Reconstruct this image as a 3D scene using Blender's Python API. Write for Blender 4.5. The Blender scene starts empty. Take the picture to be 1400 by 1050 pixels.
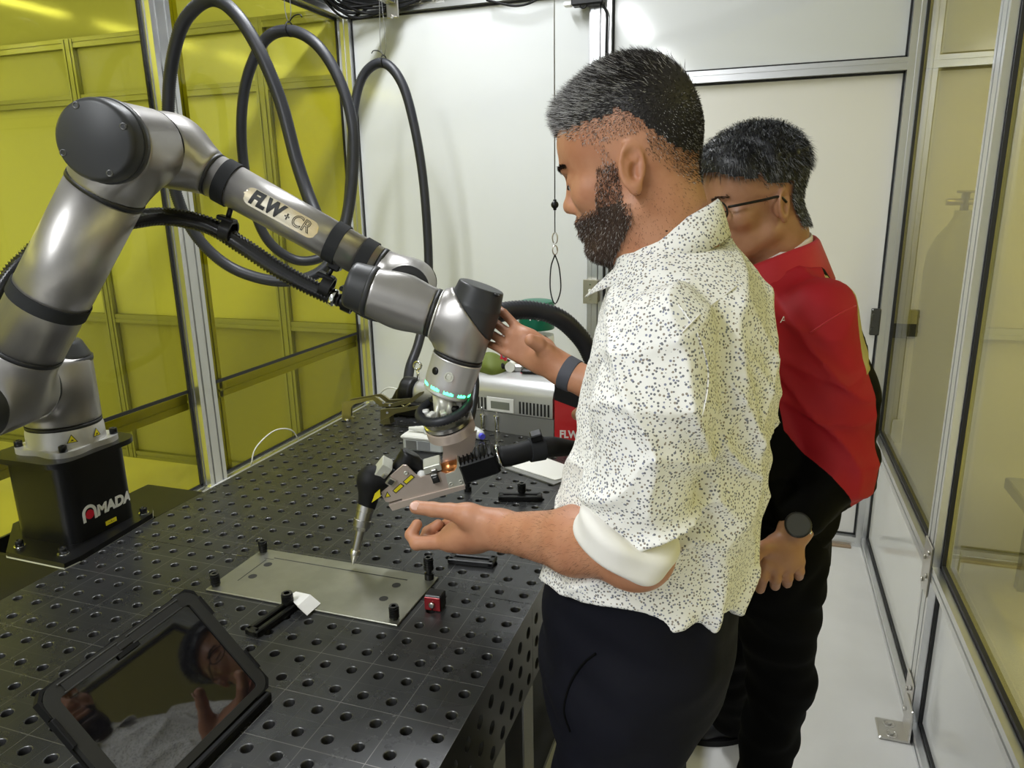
import bpy, bmesh, math, random
import numpy as np
from mathutils import Vector, Matrix
random.seed(7); rng = np.random.default_rng(7)
sc = bpy.context.scene
COL = sc.collection
# ------------------------------------------------------------------ camera (solved from the 50 mm hole grid of the table)
TZ = 0.80                                   # table top height
CAMP = np.array([1.347492, -1.1452515, 0.7498744 + TZ]); FPX = 994.23
_r = np.array([1.80840739, 0.286636842, -0.247641001]); _t = np.linalg.norm(_r); _k = _r/_t
_K = np.array([[0, -_k[2], _k[1]], [_k[2], 0, -_k[0]], [-_k[1], _k[0], 0]])
CR = np.eye(3) + math.sin(_t)*_K + (1-math.cos(_t))*_K@_K      # rows: right, down, forward
cam = bpy.data.cameras.new('camera'); camo = bpy.data.objects.new('camera', cam); COL.objects.link(camo)
cam.sensor_fit = 'HORIZONTAL'; cam.sensor_width = 36.0; cam.lens = FPX/1400*36.0
cam.clip_start = 0.02; cam.clip_end = 60
M4 = Matrix.Identity(4)
for i in range(3):
    M4[i][0] = CR[0][i]; M4[i][1] = -CR[1][i]; M4[i][2] = -CR[2][i]; M4[i][3] = CAMP[i]
camo.matrix_world = M4
sc.camera = camo
sc.view_settings.view_transform = 'Standard'; sc.view_settings.look = 'None'
sc.view_settings.gamma = 1.0; sc.view_settings.use_curve_mapping = False
sc.view_settings.exposure = 0.0
sc.cycles.transparent_max_bounces = 24; sc.cycles.max_bounces = 10; sc.cycles.diffuse_bounces = 5; sc.cycles.glossy_bounces = 6
sc.cycles.sample_clamp_indirect = 6.0; sc.cycles.use_denoising = True
# ------------------------------------------------------------------ world and lamps
w = bpy.data.worlds.new('hall_light'); sc.world = w; w.use_nodes = True
w.node_tree.nodes['Background'].inputs[0].default_value = (0.9, 0.95, 1.0, 1); w.node_tree.nodes['Background'].inputs[1].default_value = 0.35
LIGHT_E = 30.5
LAMPS = [(-4.2, -4.9), (-4.2, -3.4), (-4.2, -1.9), (-4.2, -0.4), (-4.2, 1.1), (0.1, -4.9), (0.1, -3.35), (0.1, -1.75), (0.1, 1.0), (4.4, -3.0), (4.4, -0.6), (4.4, 1.2)]
LZ = 3.05

# ------------------------------------------------------------------ pixel -> place helpers (measured places of the 1400 x 1050 photograph)
def ray(x, y): return CR.T@np.array([(x-700)/FPX, (y-525)/FPX, 1.0])
def onx(x, y, X): d = ray(x, y); return CAMP + d*((X-CAMP[0])/d[0])
def ony(x, y, Y): d = ray(x, y); return CAMP + d*((Y-CAMP[1])/d[1])
def onz(x, y, Z): d = ray(x, y); return CAMP + d*((Z-CAMP[2])/d[2])
def dep(x, y, D): return CAMP + ray(x, y)*D
def onp(x, y, P0, n): d = ray(x, y); n = np.array(n, float); return CAMP + d*((n@(np.array(P0)-CAMP))/(n@d))
def reach(x, y, frm, L, far=True):          # point on the ray at distance L from a joint
    d = ray(x, y); d = d/np.linalg.norm(d); o = CAMP-np.array(frm); b = o@d; c = o@o-L*L; disc = b*b-c
    t = -b + (math.sqrt(disc) if far else -math.sqrt(disc)) if disc > 0 else -b
    return CAMP + d*t
def nrm(v): v = np.array(v, float); return v/np.linalg.norm(v)

# ------------------------------------------------------------------ materials
MATS = {}
def mat(name, col=(0.8, 0.8, 0.8), rough=0.5, metal=0.0, spec=0.5, emit=None, es=0.0, coat=0.0, aniso=0.0, sss=0.0, noise=None, bump=None, alpha=None, sheen=0.0):
    m = bpy.data.materials.new(name); m.use_nodes = True; nt = m.node_tree; b = nt.nodes['Principled BSDF']
    b.inputs['Base Color'].default_value = (*col, 1); b.inputs['Roughness'].default_value = rough; b.inputs['Metallic'].default_value = metal
    b.inputs['Specular IOR Level'].default_value = spec; b.inputs['Coat Weight'].default_value = coat
    b.inputs['Sheen Weight'].default_value = sheen
    if sss: b.inputs['Subsurface Weight'].default_value = sss; b.inputs['Subsurface Radius'].default_value = (0.012, 0.004, 0.002); b.inputs['Subsurface Scale'].default_value = 0.6
    if emit: b.inputs['Emission Color'].default_value = (*emit, 1); b.inputs['Emission Strength'].default_value = es
    tc = None
    if noise or bump:
        tc = nt.nodes.new('ShaderNodeTexCoord')
    if noise:                                # (scale, other colour, low, high)
        n = nt.nodes.new('ShaderNodeTexNoise'); n.inputs['Scale'].default_value = noise[0]; n.inputs['Detail'].default_value = 5
        nt.links.new(tc.outputs['Object'], n.inputs['Vector'])
        mr = nt.nodes.new('ShaderNodeMapRange'); mr.inputs[1].default_value = noise[2]; mr.inputs[2].default_value = noise[3]
        nt.links.new(n.outputs['Fac'], mr.inputs[0])
        mx = nt.nodes.new('ShaderNodeMix'); mx.data_type = 'RGBA'; mx.inputs[6].default_value = (*col, 1); mx.inputs[7].default_value = (*noise[1], 1)
        nt.links.new(mr.outputs[0], mx.inputs[0]); nt.links.new(mx.outputs[2], b.inputs['Base Color'])
    if bump:                                 # (scale, strength, distance)
        n2 = nt.nodes.new('ShaderNodeTexNoise'); n2.inputs['Scale'].default_value = bump[0]; n2.inputs['Detail'].default_value = 6
        nt.links.new(tc.outputs['Object'], n2.inputs['Vector'])
        bp = nt.nodes.new('ShaderNodeBump'); bp.inputs['Strength'].default_value = bump[1]; bp.inputs['Distance'].default_value = bump[2]
        nt.links.new(n2.outputs['Fac'], bp.inputs['Height']); nt.links.new(bp.outputs[0], b.inputs['Normal'])
    MATS[name] = m; return m
def N(m, t, **kw):
    n = m.node_tree.nodes.new(t)
    for k, v in kw.items(): setattr(n, k, v)
    return n
def mth(m, op, a, b=None):
    n = N(m, 'ShaderNodeMath', operation=op)
    for i, v in enumerate((a, b)):
        if v is None: continue
        if isinstance(v, (int, float)): n.inputs[i].default_value = v
        else: m.node_tree.links.new(v, n.inputs[i])
    return n.outputs[0]

mat('white_panel', (0.66, 0.675, 0.675), 0.10, spec=0.4)
mat('door_panel', (0.74, 0.725, 0.695), 0.12, spec=0.4)
mat('lower_panel', (0.82, 0.82, 0.80), 0.12, spec=0.5)
mat('dimmed_panel', (0.36, 0.365, 0.36), 0.3)
mat('hall_wall', (0.45, 0.46, 0.46), 0.7)
mat('hall_ceiling', (0.62, 0.63, 0.63), 0.8)
mat('floor_epoxy', (0.70, 0.69, 0.66), 0.16, spec=0.5, noise=(2.5, (0.62, 0.61, 0.575), 0.4, 0.7))
mat('aluminium', (0.74, 0.745, 0.75), 0.30, 1.0)
mat('aluminium_dull', (0.42, 0.43, 0.44), 0.45, 1.0)
mat('gasket', (0.012, 0.012, 0.013), 0.55)
mat('black_plastic', (0.007, 0.007, 0.0075), 0.38, spec=0.3)
mat('black_rubber', (0.008, 0.008, 0.0085), 0.6, spec=0.25)
mat('hose_black', (0.024, 0.025, 0.030), 0.42, spec=0.35)
mat('hose_gloss', (0.012, 0.012, 0.013), 0.2)
mat('fabric_strap', (0.022, 0.023, 0.025), 0.85, spec=0.2, bump=(900, 0.5, 0.0006))
mat('powder_black', (0.005, 0.005, 0.0055), 0.33, spec=0.35, bump=(700, 0.15, 0.0004))
mat('hole_wall', (0.008, 0.008, 0.008), 0.55, 0.2)
mat('black_oxide', (0.02, 0.02, 0.02), 0.34, 0.6)
mat('robot_metal', (0.37, 0.355, 0.34), 0.36, 0.75, noise=(9, (0.335, 0.32, 0.31), 0.35, 0.65))
mat('robot_light', (0.62, 0.61, 0.60), 0.38, 0.55)
mat('robot_cap', (0.030, 0.031, 0.033), 0.42, spec=0.35)
mat('robot_seal', (0.012, 0.012, 0.013), 0.5)
mat('rim_bright', (0.85, 0.85, 0.85), 0.25, 0.6)
mat('led_green', (0.05, 0.5, 0.2), 0.3, emit=(0.04, 1.0, 0.28), es=9.0)
mat('steel', (0.62, 0.60, 0.57), 0.28, 1.0)
mat('steel_warm', (0.60, 0.50, 0.435), 0.36, 0.35)
mat('steel_pale', (0.62, 0.62, 0.54), 0.32, 0.35)
mat('chrome', (0.8, 0.8, 0.8), 0.12, 1.0)
mat('copper', (0.62, 0.25, 0.09), 0.3, 1.0)
mat('brass_clamp', (0.36, 0.33, 0.19), 0.3, 0.9)
mat('plate_raw', (0.30, 0.30, 0.25), 0.34, 0.85, noise=(14, (0.36, 0.355, 0.30), 0.4, 0.65))
mat('weld_line', (0.05, 0.05, 0.045), 0.6, 0.4)
mat('white_card', (0.82, 0.81, 0.78), 0.6)
mat('white_plastic', (0.75, 0.75, 0.72), 0.35)
mat('clear_plastic', (0.62, 0.64, 0.64), 0.2)
mat('blue_plastic', (0.10, 0.10, 0.75), 0.35)
mat('pale_blue', (0.55, 0.68, 0.78), 0.4)
mat('machine_silver', (0.50, 0.50, 0.50), 0.3, 0.55)
mat('machine_grey', (0.25, 0.25, 0.245), 0.4, 0.3)
mat('machine_red', (0.55, 0.018, 0.022), 0.35)
mat('lcd', (0.19, 0.20, 0.17), 0.25)
mat('gas_green', (0.0, 0.13, 0.075), 0.35)
mat('gas_grey', (0.30, 0.31, 0.33), 0.45)
mat('bag_green', (0.10, 0.13, 0.012), 0.7)
mat('red_knob', (0.65, 0.03, 0.06), 0.4)
mat('label_yellow', (0.85, 0.72, 0.02), 0.45)
mat('label_black', (0.01, 0.01, 0.01), 0.5)
mat('label_white', (0.80, 0.80, 0.80), 0.5)
mat('logo_red', (0.62, 0.01, 0.03), 0.4)
mat('badge_gold', (0.66, 0.50, 0.22), 0.22, 0.5, noise=(9, (0.80, 0.74, 0.60), 0.42, 0.6))
mat('screen_glass', (0.004, 0.004, 0.005), 0.03, spec=0.9, coat=1.0)
mat('case_black', (0.020, 0.020, 0.018), 0.5, spec=0.25)
mat('case_rubber', (0.004, 0.004, 0.004), 0.6, spec=0.2)
mat('magnet_red', (0.22, 0.008, 0.012), 0.3, 0.3)
mat('light_diffuser', (0.9, 0.9, 0.9), 0.5, emit=(1.0, 0.98, 0.95), es=6.0)
mat('lamp_body', (0.8, 0.8, 0.8), 0.4)
mat('wire', (0.25, 0.25, 0.25), 0.35, 0.9)
mat('wire_white', (0.75, 0.75, 0.73), 0.4)
mat('skin_a', (0.45, 0.215, 0.122), 0.48, spec=0.4, sss=0.05, noise=(28, (0.385, 0.165, 0.088), 0.42, 0.68), bump=(420, 0.12, 0.0008))
mat('skin_b', (0.40, 0.20, 0.118), 0.42, sss=0.05, noise=(28, (0.35, 0.165, 0.092), 0.42, 0.68), bump=(420, 0.10, 0.0008))
mat('nail', (0.74, 0.46, 0.38), 0.3)
mat('hair_dark', (0.020, 0.017, 0.017), 0.5, spec=0.3)
mat('hair_grey', (0.48, 0.47, 0.46), 0.45)
mat('hair_black', (0.012, 0.012, 0.014), 0.38)
mat('hair_silver', (0.26, 0.27, 0.29), 0.42)
mat('beard_brown', (0.065, 0.040, 0.028), 0.55, spec=0.3)
mat('eye_white', (0.75, 0.72, 0.68), 0.2)
mat('eye_iris', (0.03, 0.025, 0.02), 0.15)
mat('lash', (0.012, 0.01, 0.009), 0.6)
mat('lip', (0.46, 0.17, 0.13), 0.4)
mat('trouser_navy', (0.0013, 0.0015, 0.0055), 0.8, spec=0.2, bump=(60, 0.15, 0.003))
mat('trouser_black', (0.0012, 0.0012, 0.0013), 0.9, spec=0.1)
mat('belt_black', (0.006, 0.006, 0.006), 0.4)
mat('shoe_black', (0.006, 0.006, 0.007), 0.4)
mat('jacket_red', (0.44, 0.006, 0.018), 0.62, sheen=0.1, bump=(45, 0.2, 0.003))
mat('jacket_black', (0.0012, 0.0012, 0.0013), 0.9, spec=0.1)
mat('jacket_khaki', (0.42, 0.36, 0.14), 0.7)
mat('undershirt', (0.75, 0.69, 0.69), 0.7)
mat('cuff_white', (0.74, 0.72, 0.685), 0.75, bump=(60, 0.2, 0.002))
mat('watch_strap', (0.055, 0.058, 0.075), 0.65)
mat('watch_black', (0.008, 0.008, 0.008), 0.3)
mat('watch_face', (0.06, 0.06, 0.058), 0.15)
mat('lanyard', (0.01, 0.011, 0.02), 0.6)
mat('switch_plate', (0.40, 0.38, 0.29), 0.35, 0.7)
mat('cardboard', (0.30, 0.22, 0.14), 0.8)
mat('dark_steel', (0.10, 0.10, 0.10), 0.35, 0.8)
# tinted acrylic: lets light through, coloured, with a mirror reflection that grows at grazing angles
def acrylic(name, tint, rough=0.02):
    m = bpy.data.materials.new(name); m.use_nodes = True; nt = m.node_tree; nt.nodes.clear(); MATS[name] = m
    o = nt.nodes.new('ShaderNodeOutputMaterial'); mx = nt.nodes.new('ShaderNodeMixShader'); lw = nt.nodes.new('ShaderNodeLayerWeight'); lw.inputs[0].default_value = 0.5
    fr = mth(m, 'ADD', mth(m, 'MULTIPLY', mth(m, 'POWER', lw.outputs['Facing'], 5.0), 0.93), 0.022)
    tr = nt.nodes.new('ShaderNodeBsdfTransparent'); tr.inputs[0].default_value = (*[c**.5 for c in tint], 1)
    gl = nt.nodes.new('ShaderNodeBsdfGlossy'); gl.inputs['Roughness'].default_value = rough
    nt.links.new(fr, mx.inputs[0]); nt.links.new(tr.outputs[0], mx.inputs[1]); nt.links.new(gl.outputs[0], mx.inputs[2]); nt.links.new(mx.outputs[0], o.inputs[0])
    return m
acrylic('yellow_acrylic', (0.80, 0.745, 0.085))
acrylic('olive_acrylic', (0.80, 0.72, 0.25))
# blackened table steel with scribed 100 mm grid and faint 50 mm grid, brushed wear
def table_steel():
    m = mat('table_steel', (0.046, 0.047, 0.048), 0.30, 0.55); nt = m.node_tree; b = nt.nodes['Principled BSDF']
    tc = N(m, 'ShaderNodeTexCoord'); sp = N(m, 'ShaderNodeSeparateXYZ'); nt.links.new(tc.outputs['Object'], sp.inputs[0])
    def lines(src, off, per, wd):
        q = mth(m, 'FRACT', mth(m, 'DIVIDE', mth(m, 'SUBTRACT', src, off-per*0.5-50*per), per))
        return mth(m, 'LESS_THAN', mth(m, 'ABSOLUTE', mth(m, 'SUBTRACT', q, 0.5)), wd/per*0.5)
    lx = lines(sp.outputs[0], 0.075, 0.1, 0.0011); ly = lines(sp.outputs[1], -0.025, 0.1, 0.0013)
    fx = mth(m, 'MULTIPLY', lines(sp.outputs[0], 0.025, 0.1, 0.0007), 0.25); fy = mth(m, 'MULTIPLY', lines(sp.outputs[1], -0.075, 0.1, 0.0008), 0.25)
    s = mth(m, 'MAXIMUM', mth(m, 'MAXIMUM', lx, ly), mth(m, 'MAXIMUM', fx, fy))
    no = N(m, 'ShaderNodeTexNoise'); no.inputs['Scale'].default_value = 7; no.inputs['Detail'].default_value = 8; no.inputs['Roughness'].default_value = 0.65
    nt.links.new(tc.outputs['Object'], no.inputs['Vector'])
    wr = N(m, 'ShaderNodeMapRange'); wr.inputs[1].default_value = 0.3; wr.inputs[2].default_value = 0.7; wr.inputs[3].default_value = 0.5; wr.inputs[4].default_value = 1.0
    nt.links.new(no.outputs[0], wr.inputs[0])
    lm = mth(m, 'MULTIPLY', s, wr.outputs[0])
    mx = N(m, 'ShaderNodeMix', data_type='RGBA'); mx.inputs[6].default_value = (0.046, 0.047, 0.048, 1); mx.inputs[7].default_value = (0.20, 0.195, 0.18, 1)
    nt.links.new(lm, mx.inputs[0]); nt.links.new(mx.outputs[2], b.inputs['Base Color'])
    rr = N(m, 'ShaderNodeMapRange'); rr.inputs[1].default_value = 0.25; rr.inputs[2].default_value = 0.75; rr.inputs[3].default_value = 0.20; rr.inputs[4].default_value = 0.36
    nt.links.new(no.outputs[0], rr.inputs[0]); nt.links.new(rr.outputs[0], b.inputs['Roughness'])
table_steel()
# shirt cotton: white ground, small dark, blue and brown specks
def shirt_cloth():
    m = mat('shirt_dots', (0.79, 0.78, 0.755), 0.8, sheen=0.1); nt = m.node_tree; b = nt.nodes['Principled BSDF']
    tc = N(m, 'ShaderNodeTexCoord'); vo = N(m, 'ShaderNodeTexVoronoi'); vo.inputs['Scale'].default_value = 255; vo.inputs['Randomness'].default_value = 0.85
    nt.links.new(tc.outputs['Object'], vo.inputs['Vector'])
    d = mth(m, 'LESS_THAN', vo.outputs['Distance'], 0.36)
    rp = N(m, 'ShaderNodeValToRGB'); sx = N(m, 'ShaderNodeSeparateColor'); nt.links.new(vo.outputs['Color'], sx.inputs[0]); nt.links.new(sx.outputs[0], rp.inputs[0])
    rp.color_ramp.interpolation = 'CONSTANT'; e = rp.color_ramp.elements; e[0].color = (0.03, 0.035, 0.06, 1); e[1].position = 0.45; e[1].color = (0.16, 0.12, 0.08, 1)
    x = e.new(0.75); x.color = (0.10, 0.12, 0.22, 1)
    mx = N(m, 'ShaderNodeMix', data_type='RGBA'); mx.inputs[6].default_value = (0.79, 0.78, 0.755, 1)
    nt.links.new(mth(m, 'MULTIPLY', d, 0.85), mx.inputs[0]); nt.links.new(rp.outputs[0], mx.inputs[7]); nt.links.new(mx.outputs[2], b.inputs['Base Color'])
    n2 = N(m, 'ShaderNodeTexNoise'); n2.inputs['Scale'].default_value = 28; n2.inputs['Detail'].default_value = 3; nt.links.new(tc.outputs['Object'], n2.inputs['Vector'])
    bp = N(m, 'ShaderNodeBump'); bp.inputs['Strength'].default_value = 0.18; bp.inputs['Distance'].default_value = 0.004
    nt.links.new(n2.outputs[0], bp.inputs['Height']); nt.links.new(bp.outputs[0], b.inputs['Normal'])
shirt_cloth()

# ------------------------------------------------------------------ mesh helpers
class MB:
    def __init__(s): s.v = []; s.f = []; s.mi = []; s.sm = []
    def add(s, vs, fs, mi=0, smooth=False):
        o = len(s.v); s.v += [tuple(map(float, p)) for p in vs]
        for f in fs: s.f.append([i+o for i in f]); s.mi.append(mi); s.sm.append(smooth)
    def box(s, lo, hi, mi=0, bev=0.0):
        x0, y0, z0 = lo; x1, y1, z1 = hi
        if bev > 0:
            b = min(bev, (x1-x0)*.45, (y1-y0)*.45, (z1-z0)*.45)
            vs = []; 
            for z, i in ((z0, b), (z0+b, 0), (z1-b, 0), (z1, b)):
                for (cx, cy, sx, sy) in ((x0+i, y0+i, 1, 1), (x1-i, y0+i, -1, 1), (x1-i, y1-i, -1, -1), (x0+i, y1-i, 1, -1)):
                    k = b*0.7
                    if sx*sy > 0: vs += [(cx, cy+sy*k, z), (cx+sx*k, cy, z)]
                    else: vs += [(cx+sx*k, cy, z), (cx, cy+sy*k, z)]
            fs = [list(range(7, -1, -1)), list(range(24, 32))]
            for r in range(3):
                for j in range(8): fs.append([r*8+j, r*8+(j+1) % 8, r*8+8+(j+1) % 8, r*8+8+j])
            s.add(vs, fs, mi); return s
        s.add([(x0, y0, z0), (x1, y0, z0), (x1, y1, z0), (x0, y1, z0), (x0, y0, z1), (x1, y0, z1), (x1, y1, z1), (x0, y1, z1)],
              [[3, 2, 1, 0], [4, 5, 6, 7], [0, 1, 5, 4], [1, 2, 6, 5], [2, 3, 7, 6], [3, 0, 4, 7]], mi); return s
    def obox(s, c, ax, ay, az, hx, hy, hz, mi=0, bev=0.0):          # oriented box
        t = MB(); t.box((-hx, -hy, -hz), (hx, hy, hz), mi, bev); A = np.array([ax, ay, az]).T; c = np.array(c)
        s.add([c+A@np.array(p) for p in t.v], t.f, mi); return s
    def prism(s, pts, p0, ex, ey, ez, h, mi=0, smooth=False):       # polygon in (ex,ey) extruded h along ez
        p0 = np.array(p0, float); ex, ey, ez = map(np.array, (ex, ey, ez)); n = len(pts)
        vs = [p0+ex*a+ey*b for a, b in pts]+[p0+ex*a+ey*b+ez*h for a, b in pts]
        s.add(vs, [list(range(n-1, -1, -1)), list(range(n, 2*n))], mi)
        o = len(s.v)-2*n
        for i in range(n): s.f.append([o+i, o+(i+1) % n, o+n+(i+1) % n, o+n+i]); s.mi.append(mi); s.sm.append(smooth)
        return s
    def lathe(s, prof, o, axis, n=24, mi=0, cap=True, smooth=True, ref=None):   # prof: (along, radius)
        axis = nrm(axis); o = np.array(o, float)
        ref = np.array(ref if ref is not None else ((0, 0, 1) if abs(axis[2]) < .9 else (1, 0, 0)), float)
        ex = nrm(ref-axis*(ref@axis)); ey = np.cross(axis, ex)
        vs = []; fs = []
        for a, r in prof:
            for j in range(n):
                t = 2*math.pi*j/n; vs.append(o+axis*a+(ex*math.cos(t)+ey*math.sin(t))*r)
        for i in range(len(prof)-1):
            for j in range(n): fs.append([i*n+j, i*n+(j+1) % n, (i+1)*n+(j+1) % n, (i+1)*n+j])
        s.add(vs, fs, mi, smooth)
        if cap:
            k = len(s.v)-len(vs); s.f.append([k+j for j in range(n-1, -1, -1)]); s.mi.append(mi); s.sm.append(False)
            k2 = len(s.v)-n; s.f.append([k2+j for j in range(n)]); s.mi.append(mi); s.sm.append(False)
        return s
    def cyl(s, p0, p1, r, n=20, mi=0, r1=None, bev=0.0):
        p0 = np.array(p0, float); p1 = np.array(p1, float); L = np.linalg.norm(p1-p0); r1 = r if r1 is None else r1
        pr = [(0, r), (L, r1)] if bev <= 0 else [(0, r-bev), (bev, r), (L-bev, r1), (L, r1-bev)]
        return s.lathe(pr, p0, p1-p0, n, mi)
    def sphere(s, c, r, n=16, mi=0, sc3=(1, 1, 1), axes=None):
        A = np.eye(3) if axes is None else np.array(axes).T; c = np.array(c, float); vs = [];fs = []
        m = n//2
        for i in range(m+1):
            th = math.pi*i/m
            for j in range(n):
                ph = 2*math.pi*j/n
                vs.append(c+A@(np.array((math.sin(th)*math.cos(ph)*sc3[0], math.sin(th)*math.sin(ph)*sc3[1], math.cos(th)*sc3[2]))*r))
        for i in range(m):
            for j in range(n): fs.append([i*n+j, (i+1)*n+j, (i+1)*n+(j+1) % n, i*n+(j+1) % n])
        s.add(vs, fs, mi, True); return s
    def tube(s, pts, r, n=10, mi=0, rad=None, closed=False):
        P = np.array(pts, float); m = len(P); T = np.gradient(P, axis=0)
        if closed: T = np.roll(P, -1, 0)-np.roll(P, 1, 0)
        T /= np.linalg.norm(T, axis=1)[:, None]+1e-12
        u = np.array((0, 0, 1.0)) if abs(T[0][2]) < .9 else np.array((1.0, 0, 0)); u = nrm(u-T[0]*(u@T[0])); vs = []; fs = []
        for i in range(m):
            u = u-T[i]*(u@T[i]); u /= np.linalg.norm(u); v = np.cross(T[i], u); rr = r if rad is None else rad[i]
            for j in range(n):
                t = 2*math.pi*j/n; vs.append(P[i]+(u*math.cos(t)+v*math.sin(t))*rr)
        for i in range(m if closed else m-1):
            k = (i+1) % m
            for j in range(n): fs.append([i*n+j, i*n+(j+1) % n, k*n+(j+1) % n, k*n+j])
        s.add(vs, fs, mi, True)
        if not closed:
            k = len(s.v)-len(vs); s.f.append([k+j for j in range(n-1, -1, -1)]); s.mi.append(mi); s.sm.append(False)
            k = len(s.v)-n; s.f.append([k+j for j in range(n)]); s.mi.append(mi); s.sm.append(False)
        return s
    def mesh(s, name, mats):
        me = bpy.data.meshes.new(name); me.from_pydata(s.v, [], s.f)
        for m in mats: me.materials.append(MATS[m])
        if s.f:
            me.polygons.foreach_set('material_index', s.mi); me.polygons.foreach_set('use_smooth', s.sm)
        me.update(); return me
    def build(s, name, mats, parent=None, label=None, sharp=None):
        if isinstance(mats, str): mats = [mats]
        me = s.mesh(name, mats)
        if sharp: me.set_sharp_from_angle(angle=math.radians(sharp))
        o = bpy.data.objects.new(name, me); COL.objects.link(o)
        if parent is not None: setpar(o, parent)
        if label: o['label'] = label
        return o
def setpar(o, parent):
    o.parent = parent; o.matrix_parent_inverse = parent.matrix_world.inverted() if parent.type != 'X' else Matrix()
def empty(name, loc):
    o = bpy.data.objects.new(name, None); o.empty_display_size = 0.05; o.location = tuple(map(float, loc)); COL.objects.link(o)
    o.matrix_world = Matrix.Translation(Vector(tuple(map(float, loc)))); return o
def tag(o, label=None, cat=None, group=None, kind=None):
    if label: o['label'] = label
    if cat: o['category'] = cat
    if group: o['group'] = group
    if kind: o['kind'] = kind
    return o
def thing(name, label, cat, loc=(0, 0, 0), group=None): return tag(empty(name, loc), label, cat, group)
def smooth_path(pts, step=0.01, closed=False):                        # Catmull-Rom, even steps
    P = np.array(pts, float); n = len(P); out = []
    if closed: P = np.vstack([P[-1], P, P[0], P[1]])
    else: P = np.vstack([2*P[0]-P[1], P, 2*P[-1]-P[-2]])
    for i in range(1, len(P)-2):
        t = np.linspace(0, 1, 24, endpoint=False)[:, None]; a, b, c, d = P[i-1], P[i], P[i+1], P[i+2]
        out.append(0.5*((2*b)+(-a+c)*t+(2*a-5*b+4*c-d)*t**2+(-a+3*b-3*c+d)*t**3))
    out = np.vstack(out+[P[-2][None]]); L = np.r_[0, np.cumsum(np.linalg.norm(np.diff(out, axis=0), axis=1))]
    k = max(2, int(L[-1]/step)); s = np.linspace(0, L[-1], k+1); return np.stack([np.interp(s, L, out[:, j]) for j in range(3)], 1)
def corrugated(pts, r, pitch=0.005, depth=0.0018, n=12):
    P = smooth_path(pts, pitch/2); rad = [r if i % 2 else r-depth for i in range(len(P))]
    return MB().tube(P, r, n, rad=rad)
def text_mesh(body, size, name, m, parent, o, ex, ey, depth=0.0006, shear=0.0, xs=1.0, bold=0.0, outline=False):
    cu = bpy.data.curves.new(name, 'FONT'); cu.body = body; cu.size = size; cu.extrude = depth; cu.shear = shear; cu.offset = bold
    cu.align_x = 'CENTER'; cu.align_y = 'CENTER'
    if outline: cu.fill_mode = 'NONE'; cu.bevel_depth = outline; cu.extrude = 0
    t = bpy.data.objects.new(name, cu); COL.objects.link(t)
    dg = bpy.context.evaluated_depsgraph_get(); me = bpy.data.meshes.new_from_object(t.evaluated_get(dg)); bpy.data.objects.remove(t)
    me.name = name; me.materials.clear(); me.materials.append(MATS[m])
    ob = bpy.data.objects.new(name, me); COL.objects.link(ob)
    ex = nrm(ex); ey = nrm(ey); ez = np.cross(ex, ey); Mx = Matrix.Identity(4)
    for i in range(3): Mx[i][0] = ex[i]*xs; Mx[i][1] = ey[i]; Mx[i][2] = ez[i]; Mx[i][3] = float(o[i])
    me.transform(Mx)
    if parent is not None: setpar(ob, parent)
    return ob
# ------------------------------------------------------------------ smooth-union modelling: primitives blended, surfaced as one continuous mesh
def vlen(A): return np.sqrt(np.einsum('ij,ij->i', A, A))
def P_rc(a, b, ra, rb, k=.01, op='u'):
    a = np.array(a, float); b = np.array(b, float); ab = b-a; L2 = max(ab@ab, 1e-12)
    def f(P):
        t = np.clip(((P-a)@ab)/L2, 0, 1); return vlen(P-a-t[:, None]*ab)-(ra+(rb-ra)*t)
    return (f, (a+b)/2, math.sqrt(L2)/2+max(ra, rb), k, op)
def P_ell(c, r, A=None, k=.01, op='u'):
    c = np.array(c, float); r = np.array(r, float); A = np.eye(3) if A is None else np.array(A, float)
    def f(P):
        q = (P-c)@A.T; q = q/r; k0 = vlen(q); k1 = vlen(q/r)+1e-9
        return k0*(k0-1)/k1
    return (f, c, r.max(), k, op)
def P_cyl(a, b, r, rnd=.004, k=.01, op='u', r1=None):
    a = np.array(a, float); b = np.array(b, float); L = np.linalg.norm(b-a); ax = (b-a)/L; r1 = r if r1 is None else r1
    def f(P):
        q = P-a; h = q@ax; rad = np.linalg.norm(q-h[:, None]*ax, axis=1); rr = r+(r1-r)*np.clip(h/L, 0, 1)
        dx = rad-rr+rnd; dy = np.abs(h-L/2)-L/2+rnd
        return np.minimum(np.maximum(dx, dy), 0)+np.hypot(np.maximum(dx, 0), np.maximum(dy, 0))-rnd
    return (f, (a+b)/2, math.hypot(L/2, max(r, r1)), k, op)
def P_box(c, h, A=None, rnd=.003, k=.005, op='u'):
    c = np.array(c, float); h = np.array(h, float); A = np.eye(3) if A is None else np.array(A, float)
    def f(P):
        q = np.abs((P-c)@A.T)-h+rnd; return np.linalg.norm(np.maximum(q, 0), axis=1)+np.minimum(q.max(1), 0)-rnd
    return (f, c, np.linalg.norm(h), k, op)
def P_tor(c, A, R1, R2, r, k=.004, op='u'):                            # elliptical ring in the plane of the first two axes
    c = np.array(c, float); A = np.array(A, float)
    def f(P):
        q = (P-c)@A.T; e = np.hypot(q[:, 0]/R1, q[:, 1]/R2)+1e-9; d = (e-1)*min(R1, R2); return np.hypot(d, q[:, 2])-r
    return (f, c, max(R1, R2)+r, k, op)
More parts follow.
